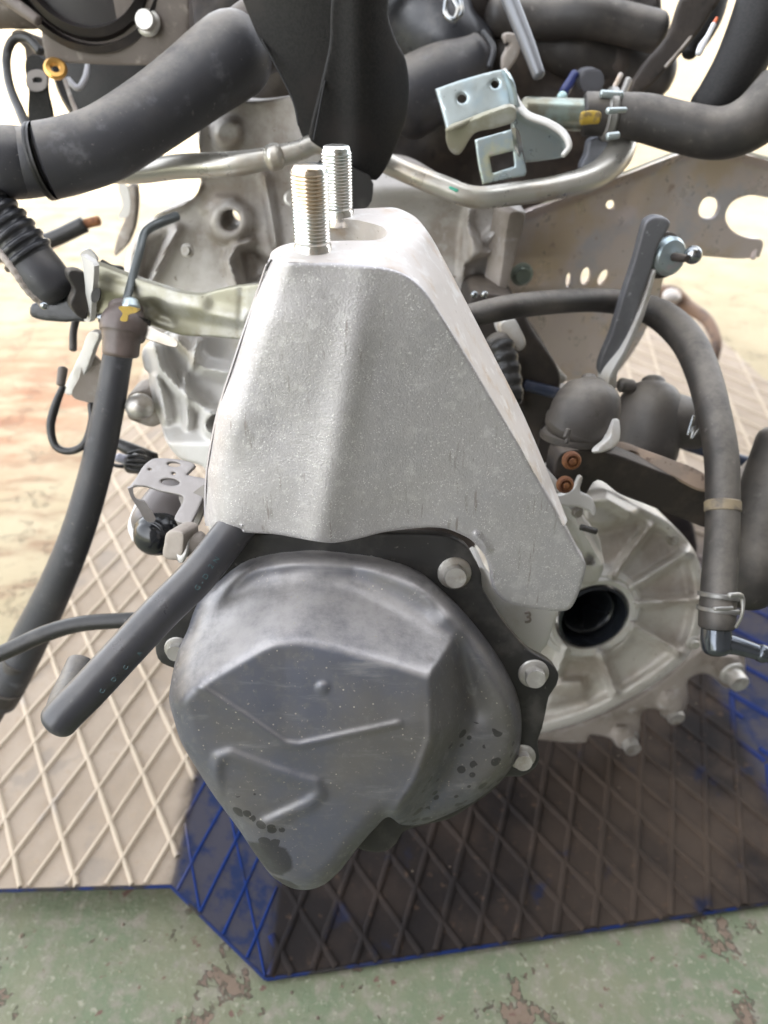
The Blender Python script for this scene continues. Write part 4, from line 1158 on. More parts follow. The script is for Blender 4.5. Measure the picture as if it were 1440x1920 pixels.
# long black hose left
lh = hose_thing('drop_hose', 'long straight black hose hanging from the brown bush down to the left edge', 'hose', (20, 1290, 0.56))
tube('hose', [(222, 660, 0.44, 27), (205, 760, 0.45, 28), (180, 880, 0.465, 29), (145, 1000, 0.48, 30), (100, 1110, 0.50, 32), (60, 1190, 0.52, 34), (24, 1262, 0.53, 35), (-4, 1310, 0.54, 36)], RUB, lh, nseg=28, cap='open')
tube('end_ring', [(10, 1282, 0.532, 38), (0, 1300, 0.536, 38)], RUBD, lh, nseg=28, cap='open')
hose('thin_cable', [(-60, 1245, 0.42, 15), (0, 1226, 0.42, 15), (80, 1190, 0.42, 16), (150, 1170, 0.42, 15), (240, 1163, 0.42, 15), (330, 1160, 0.42, 15)], BLK, 'thin black cable running from the left edge behind the smooth hose', 'cable')
# aluminium pipe behind
pp = hose_thing('coolant_pipe', 'bare aluminium pipe bent behind the studs and the black strap', 'pipe', (450, 330, 0.46))
tube('pipe', [(180, 322, 0.46, 20), (260, 322, 0.46, 21), (340, 312, 0.455, 22), (430, 308, 0.45, 22), (500, 298, 0.45, 20), (560, 282, 0.45, 18), (600, 270, 0.45, 18), (690, 292, 0.45, 19), (760, 322, 0.45, 19), (830, 350, 0.45, 20), (890, 370, 0.45, 20), (960, 364, 0.455, 21), (1040, 352, 0.46, 21), (1110, 332, 0.47, 24), (1155, 296, 0.48, 27), (1168, 250, 0.49, 28), (1160, 205, 0.5, 28)], PIPE, pp, nseg=24, n_per=6)
tube('pipe_collar', [(508, 296, 0.448, 24), (520, 293, 0.448, 24)], PIPE, pp)
tube('paint_dab', [(845, 352, 0.437, 6), (856, 357, 0.437, 7)], GREENP, pp, squash=(0.4, 1))
# hose upper right with clamp
ur = hose_thing('upper_right_hose', 'dusty brown black hose with a zinc spring clamp and yellow mark, upper right', 'hose', (1300, 250, 0.46))
tube('metal_neck', [(985, 210, 0.47, 26), (1040, 213, 0.47, 27), (1100, 216, 0.47, 28)], M('oily_zinc', (0.22, 0.21, 0.16), 0.3, 0.7, vary=[(30, (0.3, 0.36, 0.33), 0.5, 0.65)]), ur, nseg=24)
tube('hose', [(1092, 214, 0.47, 38), (1150, 215, 0.468, 38), (1210, 222, 0.465, 42), (1280, 240, 0.46, 44), (1350, 250, 0.455, 46), (1410, 228, 0.45, 50), (1470, 170, 0.445, 54)], RUBD, ur, nseg=28, cap='flat')
tube('yellow_mark', [(1092, 222, 0.44, 10), (1108, 220, 0.44, 10), (1122, 221, 0.44, 9)], YEL, ur, squash=(1.2, 0.6))
tube('clamp_band', [(1133, 214, 0.468, 46), (1152, 215, 0.468, 46)], cl, ur, nseg=28, cap='flat')
tube('clamp_ear', [(1128, 176, 0.455, 7), (1165, 178, 0.455, 7)], ZINC, ur, n_per=3)
tube('clamp_ear', [(1140, 208, 0.425, 6), (1172, 206, 0.43, 5)], ZINC, ur, n_per=3)
tube('clamp_ear', [(1140, 256, 0.43, 7), (1158, 254, 0.43, 7)], ZINC, ur, n_per=3)
# ------------------------------------------------------------------ black lifting strap
STP = Plane(600, 120, 0.43, tilt=-15)
st = thing('lifting_strap', 'wide black woven lifting strap hanging in two layers, top centre', 'strap', Vector(P(640, 330, 0.40)))
relief('rear_band', [(440, -40), (640, -40), (640, 60), (625, 200), (600, 268), (570, 262), (548, 190), (520, 130), (485, 70), (455, 0)], Plane(560, 120, 0.425, tilt=-10, yaw=-20), STRAP, st, step=10, back=0.0025, roll=(3, 0.0006), h=lambda q: 0.004 * np.sin((q[:, 0] - 440) / 60))
relief('front_band', [(638, -40), (722, -40), (728, 30), (742, 75), (760, 110), (767, 160), (762, 220), (748, 262), (725, 312), (705, 338), (690, 334), (660, 326), (640, 300), (590, 270), (580, 258), (600, 170), (618, 90)], Plane(690, 150, 0.40, tilt=-6, yaw=12), STRAP, st, step=8, back=0.0025, roll=(5, 0.001),
       h=lambda q: -0.014 * np.clip((q[:, 0] - 700) / 60, 0, 2) ** 1.6 + 0.004 * np.exp(-((q[:, 0] - 672) / 30) ** 2))
tube('band_edge', [(636, -20, 0.398, 2.2), (622, 90, 0.397, 2.2), (604, 180, 0.396, 2.2), (588, 262, 0.395, 2.2)], STRAP, st, n_per=5, nseg=8)
tube('band_edge', [(462, 10, 0.42, 2.2), (490, 72, 0.42, 2.2), (520, 128, 0.42, 2.2), (550, 190, 0.42, 2.2), (560, 235, 0.42, 2.2)], STRAP, st, n_per=5, nseg=8)
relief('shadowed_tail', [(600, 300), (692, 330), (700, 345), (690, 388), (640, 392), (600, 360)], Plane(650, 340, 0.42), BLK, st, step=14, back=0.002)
# ------------------------------------------------------------------ taupe plate and pulley top left
tp = Plane(220, 80, 0.47, tilt=0, yaw=0)
pl = thing('mount_plate', 'flat taupe steel plate with one hex bolt below the dark round pulley, top left', 'plate', Vector(tp.hit(220, 124)))
relief('plate', [(70, -40, 1), (352, -40, 1), (355, 40), (358, 122, 1), (220, 122), (88, 116, 1), (80, 80), (76, 25)], tp, PLATEBR, pl, step=14, back=0.012, roll=(4, 0.001))
bolt('bolt', 278, 43, 0.463, (-0.1, -1, 0.35), 19, BOLTM, pl, hgt=0.8, flange=1.25)
v, f = lathe_geo([(0.0055, 0), (0.0055, 0.002), (0.003, 0.003)], P(86, 36, 0.467), tp.n, 20); mesh_obj('small_plug', v, f, BOLTM, pl)
pu = thing('pulley', 'large dark round rubber damper pulley cut off by the top edge at the left', 'pulley', Vector(P(160, 0, 0.44)))
o = P(162, -75, 0.455)
k = 0.455 / FPX
v, f = lathe_geo([(150 * k, -0.004), (152 * k, 0.008), (140 * k, 0.012), (134 * k, 0.004), (126 * k, 0.012), (112 * k, 0.016), (106 * k, 0.008), (60 * k, 0.010), (10 * k, 0.012)], o, (0.05, -1, 0.12), 56)
mesh_obj('rim', v, f, M('brown_black_rubber', (0.014, 0.011, 0.0105), 0.5, 0, vary=[(60, (0.035, 0.028, 0.025), 0.45, 0.7)], rough_var=0.1), pu, angle=30)
tube('rim_lip', [(-30, -30, 0.45, 12), (20, 2, 0.45, 12), (70, 38, 0.45, 10)], PLATEBR, pu)
hose('housing_corner', [(-60, 10, 0.5, 42), (0, 5, 0.5, 42), (60, 0, 0.5, 46), (80, -20, 0.5, 46)], PLATEBR, 'brown metal housing corner in the top left corner behind the pulley', 'housing', nseg=20)
# ------------------------------------------------------------------ clutter of the top left gap
hose('wire_loop', [(75, 96, 0.5, 9), (50, 72, 0.5, 8), (24, 76, 0.5, 8), (12, 110, 0.5, 8), (18, 160, 0.49, 8), (38, 210, 0.48, 9), (56, 250, 0.47, 10)], BLK, 'thin black wire looping down in the top left gap', 'wire')
cs = thing('cable_strap', 'flat black strap with a grey square buckle in the top left gap', 'strap', Vector(P(75, 240, 0.5)))
relief('band', [(50, 108), (84, 112), (88, 170), (95, 236), (58, 236), (54, 170)], Plane(72, 180, 0.50), STRAP, cs, step=10, back=0.004)
relief('buckle', [(52, 136), (82, 134), (84, 166), (54, 168)], Plane(68, 150, 0.493), M('grey_plastic', (0.22, 0.2, 0.19), 0.5), cs, step=8, back=0.004, holes=[[(62, 146), (78, 146), (78, 154), (62, 154)]])
relief('clip', [(22, 60), (60, 66), (84, 80), (84, 112), (52, 116), (46, 90)], Plane(60, 90, 0.51), PLATEBR, cs, step=8, back=0.006)
o = P(104, 129, 0.475)
v, f = lathe_geo([(0.0024, -0.001), (0.0066, -0.001), (0.0070, 0.0006), (0.0056, 0.0018), (0.003, 0.0014), (0.0022, -0.0008)], o, (0.3, -0.75, 0.55), 28)
e = mesh_obj('brass_eyelet', v, f[:-2], BRASS, None); tag(e, 'small golden brass washer at the lower left corner of the taupe plate', 'washer')
gr = thing('round_gear', 'dark rounded cover with a pale rim behind the thick hose, top left', 'cover', Vector(P(190, 200, 0.53)))
v, f = lathe_geo([(0.052, -0.02), (0.055, 0.0), (0.050, 0.006), (0.046, 0.003), (0.03, 0.008), (0.005, 0.009)], P(215, 110, 0.56), (-0.25, -0.9, 0.3), 40)
mesh_obj('dome', v, f, STRAP, gr, angle=30)
tube('rim', [(164, 120, 0.52, 4), (160, 145, 0.52, 5), (146, 165, 0.52, 5), (128, 150, 0.52, 6)], M('light_grey_plastic', (0.4, 0.4, 0.42), 0.4), gr)
tube('strut', [(122, 150, 0.51, 4), (135, 190, 0.51, 4), (150, 225, 0.51, 6)], CASTB, gr)
# ------------------------------------------------------------------ rubber domes and arm at the right
d1 = thing('front_dome', 'taupe rubber dome cap on the gearbox between the bracket and the rusty arm, nearer one', 'cap', Vector(P(1100, 830, 0.43)))
DOME = M('taupe_rubber_dome', (0.055, 0.048, 0.043), 0.5, 0.05, vary=[(40, (0.085, 0.074, 0.066), 0.45, 0.68), (150, (0.04, 0.035, 0.03), 0.6, 0.72)], dust=((0.26, 0.23, 0.19), 0.6, 0.45, 1.0), bump=[(400, 0.0002)], rough_var=0.1)
tube('dome', [(1088, 800, 0.422, 68), (1094, 785, 0.42, 66), (1100, 758, 0.42, 63), (1102, 738, 0.42, 56), (1103, 724, 0.42, 44), (1104, 714, 0.42, 30), (1104, 708, 0.42, 14)], DOME, d1, nseg=32, n_per=5, squash=(1, 1))
tube('skirt', [(1084, 822, 0.426, 72), (1086, 806, 0.424, 71)], DOME, d1, nseg=32, cap='flat')
tube('moulded_rib', [(1060, 820, 0.37, 5), (1066, 806, 0.37, 5), (1062, 830, 0.37, 4)], DOME, d1, nseg=10)
relief('light_side', [(1152, 785), (1161, 788), (1161, 826), (1146, 842), (1120, 846), (1142, 820)], Plane(1140, 815, 0.40, tilt=30, yaw=35), CASTL, d1, step=6, back=0.004, roll=(3, 0.001))
d2 = thing('rear_dome', 'larger taupe rubber dome with a sideways spout behind the nearer dome cap', 'cap', Vector(P(1220, 850, 0.50)))
tube('dome', [(1205, 850, 0.49, 62), (1212, 810, 0.49, 64), (1218, 772, 0.49, 62), (1222, 744, 0.49, 54), (1224, 726, 0.49, 40), (1225, 716, 0.49, 22)], DOME, d2, nseg=30, n_per=5)
tube('spout', [(1215, 790, 0.49, 58), (1265, 790, 0.49, 52), (1310, 800, 0.49, 44)], DOME, d2, nseg=30)
tube('neck_plug', [(1165, 722, 0.48, 14), (1185, 724, 0.48, 12)], DOME, d2)
tube('wire_clip', [(1300, 780, 0.45, 3), (1290, 815, 0.45, 3), (1302, 800, 0.45, 3), (1296, 822, 0.45, 3), (1310, 806, 0.45, 3)], CHROME, d2, nseg=8, n_per=4)
ra = thing('rusty_support', 'dark grimy steel support with dusty top face and two rusty bolts below the nearer dome', 'arm', Vector(P(1180, 950, 0.43)))
relief('top_face', [(1096, 838), (1130, 836), (1165, 828), (1200, 840), (1250, 858), (1320, 888), (1330, 920), (1260, 892), (1200, 868), (1150, 850)], Plane(1210, 865, 0.43, tilt=55, yaw=10), M('dusty_tan_steel', (0.22, 0.17, 0.13), 0.6, 0.15, vary=[(60, (0.3, 0.22, 0.16), 0.45, 0.65), (160, (0.12, 0.08, 0.06), 0.6, 0.7)]), ra, step=7, back=0.002, holes=[circle((1186, 852), 13, 6, 12, 0.2)], roll=(3, 0.0006))
relief('side_face', [(1085, 842), (1150, 850), (1200, 868), (1260, 892), (1330, 920), (1335, 985), (1280, 972), (1210, 945), (1160, 925), (1120, 900), (1095, 930), (1070, 935), (1040, 925), (1040, 880), (1050, 850)], Plane(1180, 900, 0.424, tilt=0, yaw=10), DKBR, ra, step=9, back=0.012, roll=(5, 0.0016))
for (bx, by, rp) in [(1071, 863, 12), (1059, 908, 11)]:
    o = P(bx, by, 0.388)
    rr2 = rp * 0.388 / FPX
    v, f = lathe_geo([(rr2 * 1.5, 0), (rr2 * 1.5, 0.0012), (rr2 * 1.25, 0.003), (rr2 * 0.95, 0.0034), (rr2 * 0.85, 0.0018), (rr2 * 0.55, 0.002), (rr2 * 0.5, 0.0042), (rr2 * 0.1, 0.0045)], o, (0, -1, 0.35), 28)
    mesh_obj('rusty_bolt', v, f, RUST, ra, angle=30)
hose('blue_rod', [(985, 722, 0.5, 11), (1010, 728, 0.5, 11), (1060, 742, 0.5, 11)], BLUEROD, 'short dusty blue rod between the bracket flank and the nearer dome', 'rod')
hose('blue_cross_rod', [(1270, 828, 0.56, 11), (1330, 848, 0.56, 11), (1400, 866, 0.56, 11), (1460, 880, 0.56, 11)], BLUEROD, 'dusty blue rod passing behind the long hose towards the right edge', 'rod')
# things lying beyond at the right
hose('rusty_hook', [(1225, 548, 1.05, 14), (1262, 552, 1.05, 15), (1290, 575, 1.05, 13), (1325, 600, 1.02, 11), (1343, 640, 1.0, 10), (1338, 675, 1.0, 9)], M('tan_brown_hose', (0.2, 0.12, 0.075), 0.6, 0, vary=[(40, (0.1, 0.065, 0.05), 0.45, 0.6)]), 'brown hooked rod lying on the tan end of the tray, upper right', 'hook')
v, f = ball_geo(P(1259, 556, 1.03), 0.0125, 0.8); mesh_obj('hook_knob', v, f, ALU_TOP, bpy.data.objects['rusty_hook'])
# ------------------------------------------------------------------ dark engine clutter along the top
an = thing('intake_body', 'black rounded plastic intake body behind the strap, top centre right', 'housing', Vector(P(850, 160, 0.55)))
tube('body', [(740, -30, 0.56, 120), (800, 40, 0.56, 110), (850, 85, 0.55, 78), (895, 100, 0.55, 50)], PLAS, an, nseg=36, n_per=8)
tube('lobe', [(760, 190, 0.54, 70), (830, 150, 0.54, 64), (890, 105, 0.54, 44)], RUB, an, nseg=32)
tube('ring', [(905, 60, 0.52, 5), (925, 90, 0.52, 6), (918, 125, 0.52, 6)], PLAS, an)
tube('spring_clip', [(838, -5, 0.5, 6), (835, 25, 0.5, 5), (850, 38, 0.5, 6), (858, 18, 0.5, 5), (850, 0, 0.5, 5)], CHROME, an, nseg=12)
tube('spring_clip', [(862, -5, 0.5, 5), (866, 22, 0.5, 4), (858, 34, 0.5, 4)], CHROME, an, nseg=12)
hose('silver_rod', [(948, -20, 0.47, 15), (968, 30, 0.47, 15), (990, 85, 0.47, 14), (1010, 140, 0.47, 12)], M('grey_sleeve', (0.16, 0.165, 0.175), 0.35, 0.35), 'slanting grey sleeved rod hanging from the top edge above the zinc bracket', 'rod', nseg=20)
hose('upper_dark_hose', [(930, 30, 0.54, 36), (1010, 34, 0.54, 38), (1100, 30, 0.53, 38), (1160, 42, 0.53, 36), (1230, 60, 0.53, 36)], RUBD, 'upper of the two dark brown hoses behind the grey sleeved rod', nseg=26)
hose('lower_dark_hose', [(960, 80, 0.56, 40), (1040, 88, 0.56, 42), (1120, 104, 0.56, 44), (1200, 130, 0.57, 44), (1240, 140, 0.57, 44)], RUBD, 'lower thicker brown hose with joints under the upper dark hose', nseg=26, corr=(0.045, 0.06))
lb = thing('hanging_lug', 'small pale cast lug behind the grey sleeved rod', 'lug', Vector(P(955, 125, 0.5)))
relief('lug', [(944, 66), (968, 64), (976, 80), (972, 104), (955, 130), (945, 140), (942, 110), (950, 90)], Plane(960, 95, 0.50), CASTB, lb, step=6, back=0.008, roll=(4, 0.002), holes=[circle((952, 84), 5, 5, 8)])
bl = thing('dark_strut', 'flat dark brown strut slanting from the top edge, right of the brown hoses', 'strut', Vector(P(1200, 220, 0.5)))
relief('strut', [(1290, -20), (1352, -20), (1330, 30), (1290, 85), (1250, 130), (1215, 165), (1180, 180), (1200, 130), (1250, 70)], Plane(1260, 80, 0.49, yaw=-10), DKBR, bl, step=10, back=0.006, roll=(5, 0.002))
tube('pale_edge', [(1345, -10, 0.487, 3), (1325, 30, 0.487, 3), (1285, 82, 0.487, 3), (1248, 125, 0.487, 3)], CASTB, bl, nseg=8)
hose('black_column', [(1452, -40, 0.46, 56), (1425, 40, 0.465, 54), (1390, 115, 0.47, 48), (1352, 175, 0.475, 42), (1328, 205, 0.48, 38)], STRAP, 'thick black fabric covered tube descending at the upper right corner', 'tube', nseg=28)
hose('dark_upright', [(1330, -30, 0.52, 40), (1320, 30, 0.52, 34), (1300, 80, 0.52, 24), (1292, 100, 0.52, 14)], STRAP, 'small dark padded lump beside the black fabric tube with an orange tipped lead', 'padding')
lead = thing('orange_tip_lead', 'tiny orange tipped white lead stuck between the dark strut and the black tube', 'lead', Vector(P(1310, 95, 0.45)))
tube('tip', [(1344, 34, 0.44, 3), (1338, 46, 0.44, 4)], ORANGE, lead, nseg=8)
tube('wire', [(1338, 46, 0.44, 5), (1328, 66, 0.44, 5), (1316, 86, 0.44, 7), (1310, 100, 0.44, 6)], M('white_plastic', (0.6, 0.6, 0.62), 0.4), lead, nseg=10)
# casting neck under the hose (right)
pc = thing('plug_cluster', 'small cluster of blue and grey electrical plugs under the brown hoses', 'plugs', Vector(P(1080, 190, 0.5)))
relief('grey_plug', [(1090, 135), (1126, 132), (1130, 165), (1095, 172)], Plane(1110, 150, 0.50), M('grey_plug_plastic', (0.09, 0.09, 0.1), 0.45), pc, step=10, back=0.012, roll=(4, 0.001))
tube('blue_plug', [(1078, 138, 0.5, 8), (1058, 172, 0.5, 10)], M('blue_plug_plastic', (0.02, 0.03, 0.12), 0.3), pc)
v, f = ball_geo(P(1054, 181, 0.49), 0.0032); mesh_obj('clear_cap', v, f, M('pale_cap', (0.5, 0.7, 0.7), 0.2), pc)
tube('pale_pin', [(1164, 140, 0.48, 5), (1150, 168, 0.48, 5)], ALU_TOP, pc, nseg=10)
tube('grey_pin', [(1178, 150, 0.48, 7), (1166, 180, 0.48, 7)], cl, pc, nseg=10)
relief('shaded_bracket', [(1108, 262), (1140, 258), (1152, 275), (1140, 305), (1110, 322), (1090, 318), (1100, 290)], Plane(1120, 290, 0.485, tilt=5), M('blue_grey_metal', (0.2, 0.21, 0.24), 0.4, 0.4), pc, step=8, back=0.01, roll=(4, 0.001))
# ------------------------------------------------------------------ left mid: conduit, bar, bush, wires
cd = thing('corrugated_conduit', 'black corrugated conduit coming from the left edge into a square plug', 'conduit', Vector(P(90, 580, 0.42)))
tube('ribbed_part', [(-80, 330, 0.40, 48), (-30, 385, 0.40, 48), (20, 440, 0.405, 48), (58, 486, 0.41, 47)], PLAS, cd, nseg=28, n_per=40, corr=(0.0058, 0.06))
tube('smooth_end', [(52, 480, 0.41, 44), (80, 515, 0.412, 44), (100, 540, 0.415, 42)], RUB, cd, nseg=28)
relief('plug_body', [(60, 570), (120, 560), (138, 520), (162, 512), (168, 530), (165, 600), (140, 602), (124, 604), (60, 594)], Plane(110, 575, 0.42, tilt=15), PLAS, cd, step=9, back=0.022, roll=(6, 0.002), h=lambda q: 0 * q[:, 0])
relief('plug_face', [(128, 510), (160, 512), (166, 540), (162, 598), (145, 592), (132, 570), (140, 545)], Plane(148, 550, 0.405, yaw=35), RUBD, cd, step=8, back=0.006, roll=(4, 0.001))
tube('pale_lead', [(-20, 450, 0.385, 6), (20, 500, 0.385, 6), (50, 545, 0.39, 5), (80, 572, 0.395, 5)], CASTB, cd, nseg=12, corr=(0.004, 0.1), n_per=14)
v, f = ball_geo(P(83, 573, 0.392), 0.0021); mesh_obj('screw', v, f, CHROME, cd)
hose('black_rod', [(-60, 490, 0.6, 15), (0, 478, 0.6, 15), (90, 452, 0.6, 15), (160, 420, 0.6, 15)], BLK, 'straight black rod with a brown tip crossing behind the conduit', 'rod', cap='flat', nseg=18)
tube('brown_tip', [(160, 420, 0.6, 9), (184, 414, 0.6, 9)], RUST, bpy.data.objects['black_rod'])
bar = thing('zinc_support', 'greenish zinc plated steel arm running from the plug to the gearbox, left', 'arm', Vector(P(300, 640, 0.42)))
relief('arm', [(166, 490, 1), (186, 496), (250, 520), (340, 548), (375, 552), (402, 545), (440, 537), (490, 532, 1), (490, 640, 1), (440, 636), (400, 632), (340, 628), (290, 612), (250, 600), (205, 592), (182, 588, 1), (170, 560)], Plane(320, 580, 0.41, tilt=10, yaw=-8), ZINCG, bar, smooth_h=4, step=4, back=0.006, roll=(4, 0.0012),
       h=lambda q: ridge(q, [(150, 535), (455, 600)], 20, 0.0028) + ridge(q, [(150, 505), (380, 568)], 20, 0.002) + ridge(q, [(455, 535), (450, 620)], 4, -0.0015) - pocket(q, [(270, 560), (300, 565), (330, 590), (330, 612), (290, 600)], 0.004, 8))
relief('end_plate', [(152, 478, 1), (168, 488), (176, 500), (172, 560), (168, 604), (158, 602), (160, 540)], Plane(165, 540, 0.402, yaw=-45), CASTL, bar, step=7, back=0.003)
relief('tab', [(150, 478), (162, 468), (172, 474), (182, 490), (170, 498)], Plane(165, 482, 0.405), CASTL, bar, step=6, back=0.003)
relief('lower_flange', [(205, 600), (250, 600), (300, 622), (332, 640), (330, 650), (290, 640), (240, 622), (205, 614)], Plane(260, 620, 0.40, tilt=40), PIPE, bar, step=6, back=0.002)
relief('hole_tint', [(173, 545), (186, 542), (184, 565), (172, 566)], Plane(179, 554, 0.3995, tilt=10), BLK, bar, step=5, back=0.002)
bu = thing('rubber_bush', 'dark brown rubber bush with yellow paint mark at the end of the zinc arm', 'bush', Vector(P(230, 650, 0.40)))
tube('bush', [(236, 575, 0.405, 32), (234, 600, 0.402, 33), (233, 606, 0.40, 43), (230, 626, 0.40, 42), (228, 636, 0.40, 35), (226, 668, 0.402, 33)], M('brown_rubber', (0.09, 0.07, 0.062), 0.4, 0.1, vary=[(60, (0.13, 0.1, 0.09), 0.4, 0.7)]), bu, nseg=28, n_per=4, cap='flat')
tube('washer_disc', [(234, 600, 0.402, 47), (234, 607, 0.402, 47)], RUBD, bu, nseg=28, cap='flat')
tube('metal_cap', [(245, 576, 0.395, 18), (245, 566, 0.395, 15)], ZINC, bu, nseg=20)
relief('yellow_mark', [(222, 575), (262, 579), (255, 586), (240, 592), (238, 602), (225, 600), (230, 588)], Plane(240, 588, 0.372, tilt=20), YEL, bu, step=5, back=0.0012)
v, f = ball_geo(P(191, 594, 0.395), 0.0026, 0.6); mesh_obj('screw_head', v, f, CHROME, bu)
hose('bent_wire_rod', [(238, 560, 0.40, 8), (246, 530, 0.405, 8), (262, 470, 0.41, 8), (272, 436, 0.415, 8), (300, 418, 0.42, 9), (330, 406, 0.43, 9)], M('dark_zinc', (0.1, 0.11, 0.11), 0.35, 0.5), 'thin bent grey steel rod rising from the rubber bush to the casting', 'rod', nseg=14)
sb = thing('small_bracket', 'small bright folded steel bracket beside the drop hose with a taupe backing', 'bracket', Vector(P(165, 760, 0.46)))
relief('bright_flange', [(168, 622), (186, 626), (178, 650), (160, 700), (140, 738), (126, 740), (120, 732), (138, 690), (154, 655)], Plane(155, 680, 0.45, yaw=-30), CASTL, sb, step=6, back=0.003, roll=(3, 0.001))
relief('backing', [(164, 664), (190, 680), (196, 700), (190, 770), (165, 755), (135, 742), (148, 710)], Plane(170, 710, 0.458, yaw=15), CASTB, sb, step=8, back=0.003)
tube('bridge', [(168, 630, 0.452, 5), (200, 624, 0.452, 6)], PIPE, sb)
tube('clip_end', [(118, 692, 0.45, 9), (114, 720, 0.45, 8)], PLATEBR, sb)
hose('wire_hairpin', [(146, 588, 0.45, 7), (138, 620, 0.45, 7), (137, 655, 0.45, 7)], RUBD, 'short dark wire end dropping from the square plug', 'wire')
hose('wire_loop_low', [(118, 725, 0.46, 6), (104, 760, 0.46, 8), (95, 800, 0.46, 8), (104, 836, 0.46, 7), (130, 846, 0.46, 7), (158, 832, 0.46, 7), (172, 790, 0.46, 7), (170, 758, 0.46, 6)], BLK, 'black wire bent in a hanging U loop left of the drop hose', 'wire', nseg=14)
# sensor, perforated bracket and bolt, lower left of the bracket
gbk = thing('perforated_bracket', 'grey pressed steel bracket with oval holes left of the bracket foot', 'bracket', Vector(P(330, 990, 0.38)))
GREYST = M('grey_pressed_steel', (0.27, 0.25, 0.24), 0.45, 0.35, vary=[(80, (0.33, 0.31, 0.3), 0.45, 0.7)], bump=[(300, 0.0001)], rough_var=0.1)
relief('top', [(240, 916, 1), (254, 898), (269, 874), (285, 861), (296, 859), (330, 861), (359, 867), (366, 873), (359, 881), (350, 890, 1), (362, 893), (386, 898), (391, 905), (382, 932), (363, 973), (353, 992, 1), (348, 983), (334, 980), (327, 973), (331, 963), (344, 938), (341, 930), (326, 926), (301, 921), (272, 912), (254, 911)], Plane(310, 900, 0.37, tilt=48, yaw=0), GREYST, gbk, step=5, back=0.002, roll=(3, 0.0007),
       holes=[circle((326, 871), 13, 4.5, 12, 0.1), circle((319, 904), 18, 6.5, 14, 0.1), circle((281, 880), 4, 2, 8), circle((326, 888), 4, 2.5, 8)])
relief('leg', [(240, 916, 1), (250, 912, 1), (250, 924), (257, 937), (272, 941), (278, 950), (292, 974), (281, 980), (272, 975), (260, 955), (245, 932)], Plane(265, 945, 0.365, tilt=10, yaw=25), GREYST, gbk, step=5, back=0.002)
relief('stay', [(335, 930), (346, 934), (388, 905), (392, 912), (375, 975), (356, 1000), (338, 990), (330, 974), (340, 950)], Plane(360, 950, 0.372, tilt=10, yaw=-15), GREYST, gbk, step=6, back=0.003)
sn = thing('round_sensor', 'glossy black round sensor plug under the perforated bracket on the ribbed tray side', 'sensor', Vector(P(290, 1040, 0.39)))
tube('body', [(330, 930, 0.40, 46), (305, 960, 0.395, 46), (290, 985, 0.39, 46)], M('warm_grey_plastic', (0.13, 0.115, 0.11), 0.4, 0.1), sn, nseg=30)
tube('glossy_end', [(306, 990, 0.392, 41), (296, 998, 0.386, 43), (286, 1006, 0.381, 40), (281, 1010, 0.379, 34)], M('glossy_black_plastic', (0.012, 0.013, 0.015), 0.15, 0), sn, nseg=30)
tube('ring', [(262, 948, 0.40, 9), (250, 985, 0.40, 10), (256, 1010, 0.40, 9)], CASTL, sn)
sb2 = thing('side_bolt', 'square shouldered tan steel bolt holding the pressed bracket beside the smooth hose', 'bolt', Vector(P(335, 1045, 0.36)))
relief('head', [(312, 1000), (322, 994), (344, 998), (346, 1015), (340, 1046), (322, 1050), (306, 1042), (308, 1020)], Plane(325, 1020, 0.352, tilt=10, yaw=-25), CASTB, sb2, step=6, back=0.010, roll=(5, 0.0015))
tube('flange', [(346, 1022, 0.355, 34), (342, 1022, 0.353, 34)], CASTL, sb2, nseg=26, squash=(1, 0.35), cap='flat')
tube('collar', [(350, 1020, 0.358, 26), (375, 1018, 0.36, 24)], CASTB, sb2, nseg=24, squash=(1, 0.8))
# tangled loom behind
lm = thing('wire_loom', 'dark tangled connector and wires above the perforated bracket', 'wiring', Vector(P(260, 880, 0.5)))
tube('plug', [(218, 830, 0.5, 10), (250, 845, 0.5, 13), (290, 858, 0.5, 10)], BLK, lm)
tube('plug', [(245, 868, 0.49, 20), (272, 872, 0.49, 18)], PLAS, lm)
tube('wire', [(196, 868, 0.49, 3), (225, 874, 0.49, 4), (250, 872, 0.49, 5)], BLK, lm)
tube('shrink_sleeve', [(222, 858, 0.485, 9), (236, 862, 0.485, 9)], M('pale_lilac_plastic', (0.5, 0.5, 0.58), 0.4), lm)
for k in range(5):
    a = rng.uniform(-8, 8)
    tube('wire', [(240, 850 + k * 7, 0.48, 3), (262 + a, 846 + k * 9, 0.478, 3), (290, 862 + k * 5 + a, 0.48, 3)], BLK, lm, nseg=8)
# shaded clips by the upper left gap
bg = thing('gap_stay', 'thin tan metal stay crossing the bright gap below the thick hose', 'stay', Vector(P(235, 480, 0.6)))
relief('stay', [(238, 350), (254, 352), (252, 420), (238, 460), (228, 470), (215, 480), (222, 440), (236, 405)], Plane(240, 400, 0.60), CASTB, bg, step=8, back=0.01, roll=(3, 0.001))
relief('foil_scrap', [(222, 345), (238, 350), (244, 380), (240, 405), (222, 408), (230, 385)], Plane(233, 380, 0.58), CASTL, bg, step=6, back=0.002)
relief('dark_scrap', [(185, 492), (206, 500), (228, 505), (226, 520), (205, 512)], Plane(206, 505, 0.43), BLK, bg, step=6, back=0.004)
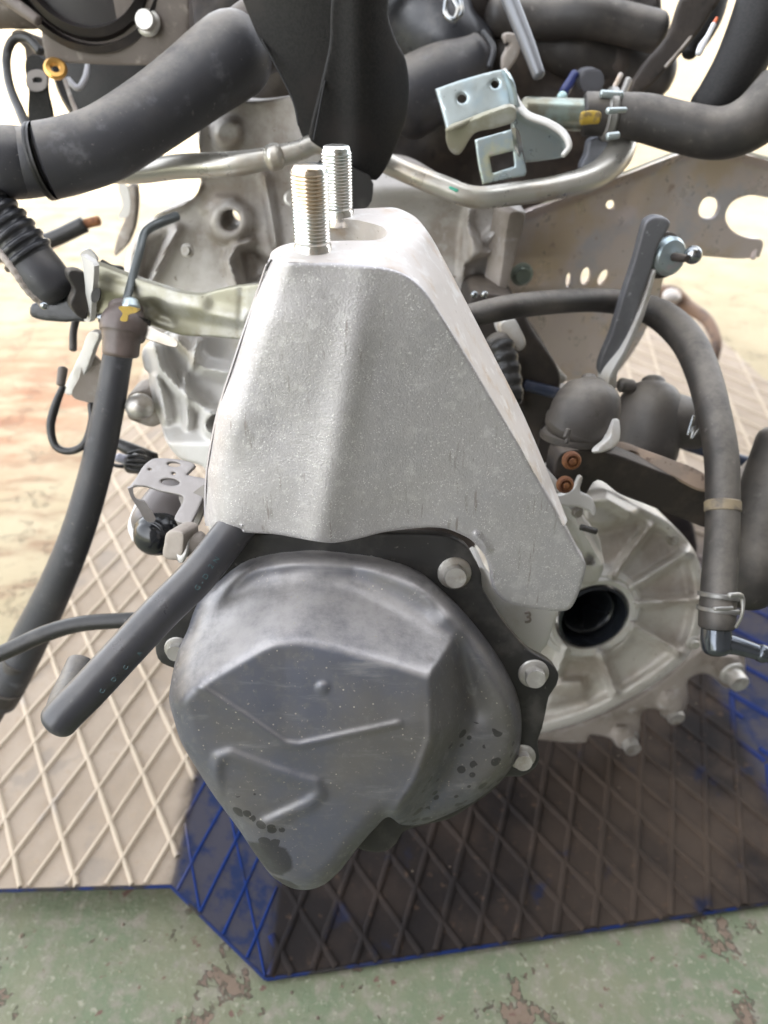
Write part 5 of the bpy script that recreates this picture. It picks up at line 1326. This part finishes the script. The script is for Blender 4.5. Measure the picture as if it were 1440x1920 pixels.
# stone chips and grit on the green floor and the tray
gv, gf = [], []
for k in range(205):
    if k < 170: x, y, z = rng.uniform(-0.36, 0.36), rng.uniform(0.13, 0.30), 0.0
    else: x, y, z = rng.uniform(-0.05, 0.30), rng.uniform(0.28, 0.55), ZW
    if z == 0 and (y > 0.285 or (y > 0.235 and x > -0.09)): continue
    r_ = 0.0006 * (1 + 2.2 * rng.random() ** 4)
    b = len(gv)
    for m_ in range(3):
        for j in range(6):
            a = j * math.pi / 3 + m_ * 0.4
            rr = r_ * (0.9, 1.1, 0.6)[m_] * rng.uniform(0.75, 1.25)
            gv.append((x + rr * math.cos(a), y + rr * math.sin(a), z + r_ * (0, 0.5, 1.0)[m_]))
    for m_ in range(2):
        for j in range(6): gf.append([b + m_*6 + j, b + m_*6 + (j+1) % 6, b + (m_+1)*6 + (j+1) % 6, b + (m_+1)*6 + j])
    gf.append([b + 12 + j for j in range(6)])
grit = mesh_obj('grit', gv, gf, M('grit_stone', (0.3, 0.25, 0.18), 0.9, 0, vary=[(200, (0.12, 0.09, 0.07), 0.45, 0.55)]), None, smooth=False)
grit['kind'] = 'stuff'; grit['label'] = 'loose sandy grit scattered over the green floor and dark tray'
# raised 3 on the casting and printed code on the breather hose
def letters(txt, px, py, plane, size, rotz, mat, parent, ext=0.0004, lift=0.0):
    cu = bpy.data.curves.new('lettering', 'FONT'); cu.body = txt; cu.size = size; cu.extrude = ext
    cu.align_x = 'CENTER'; cu.align_y = 'CENTER'
    ob = bpy.data.objects.new('lettering', cu); COL.objects.link(ob)
    pos = plane.hit(float(px), float(py), lift)
    n = Vector(plane.n); x = Vector((1, 0, 0)); x = (x - n * x.dot(n)).normalized(); y = n.cross(x)
    xr = x * math.cos(rotz) + y * math.sin(rotz); yr = -x * math.sin(rotz) + y * math.cos(rotz)
    mt = Matrix((xr, yr, n)).transposed()
    cu.materials.append(mat)
    dg = bpy.context.evaluated_depsgraph_get()
    me = bpy.data.meshes.new_from_object(ob.evaluated_get(dg))
    me.transform(mt.to_4x4())
    bpy.data.objects.remove(ob)
    o2 = bpy.data.objects.new('lettering', me); COL.objects.link(o2)
    o2.parent = parent; o2.location = Vector(pos) - Vector(origin_of(parent))
    return o2
letters('3', 990, 1158, TP, 0.0095, 0.1, CASTB, gb, 0.0007, 0.0003)
for t_, (lx, ly) in zip('G-D2N', [(371, 1102), (379, 1092), (386, 1081), (396, 1062), (406, 1050)]):
    letters(t_, lx, ly, Plane(388, 1078, 0.300, tilt=20, yaw=30), 0.0030, 0.9, CYAN, br, 0.0001)
for t_, (lx, ly) in zip('ACDC', [(262, 1226), (236, 1252), (214, 1274), (192, 1296)]):
    letters(t_, lx, ly, Plane(230, 1258, 0.290, tilt=10, yaw=35), 0.0026, 0.9, CYAN, br, 0.0001)
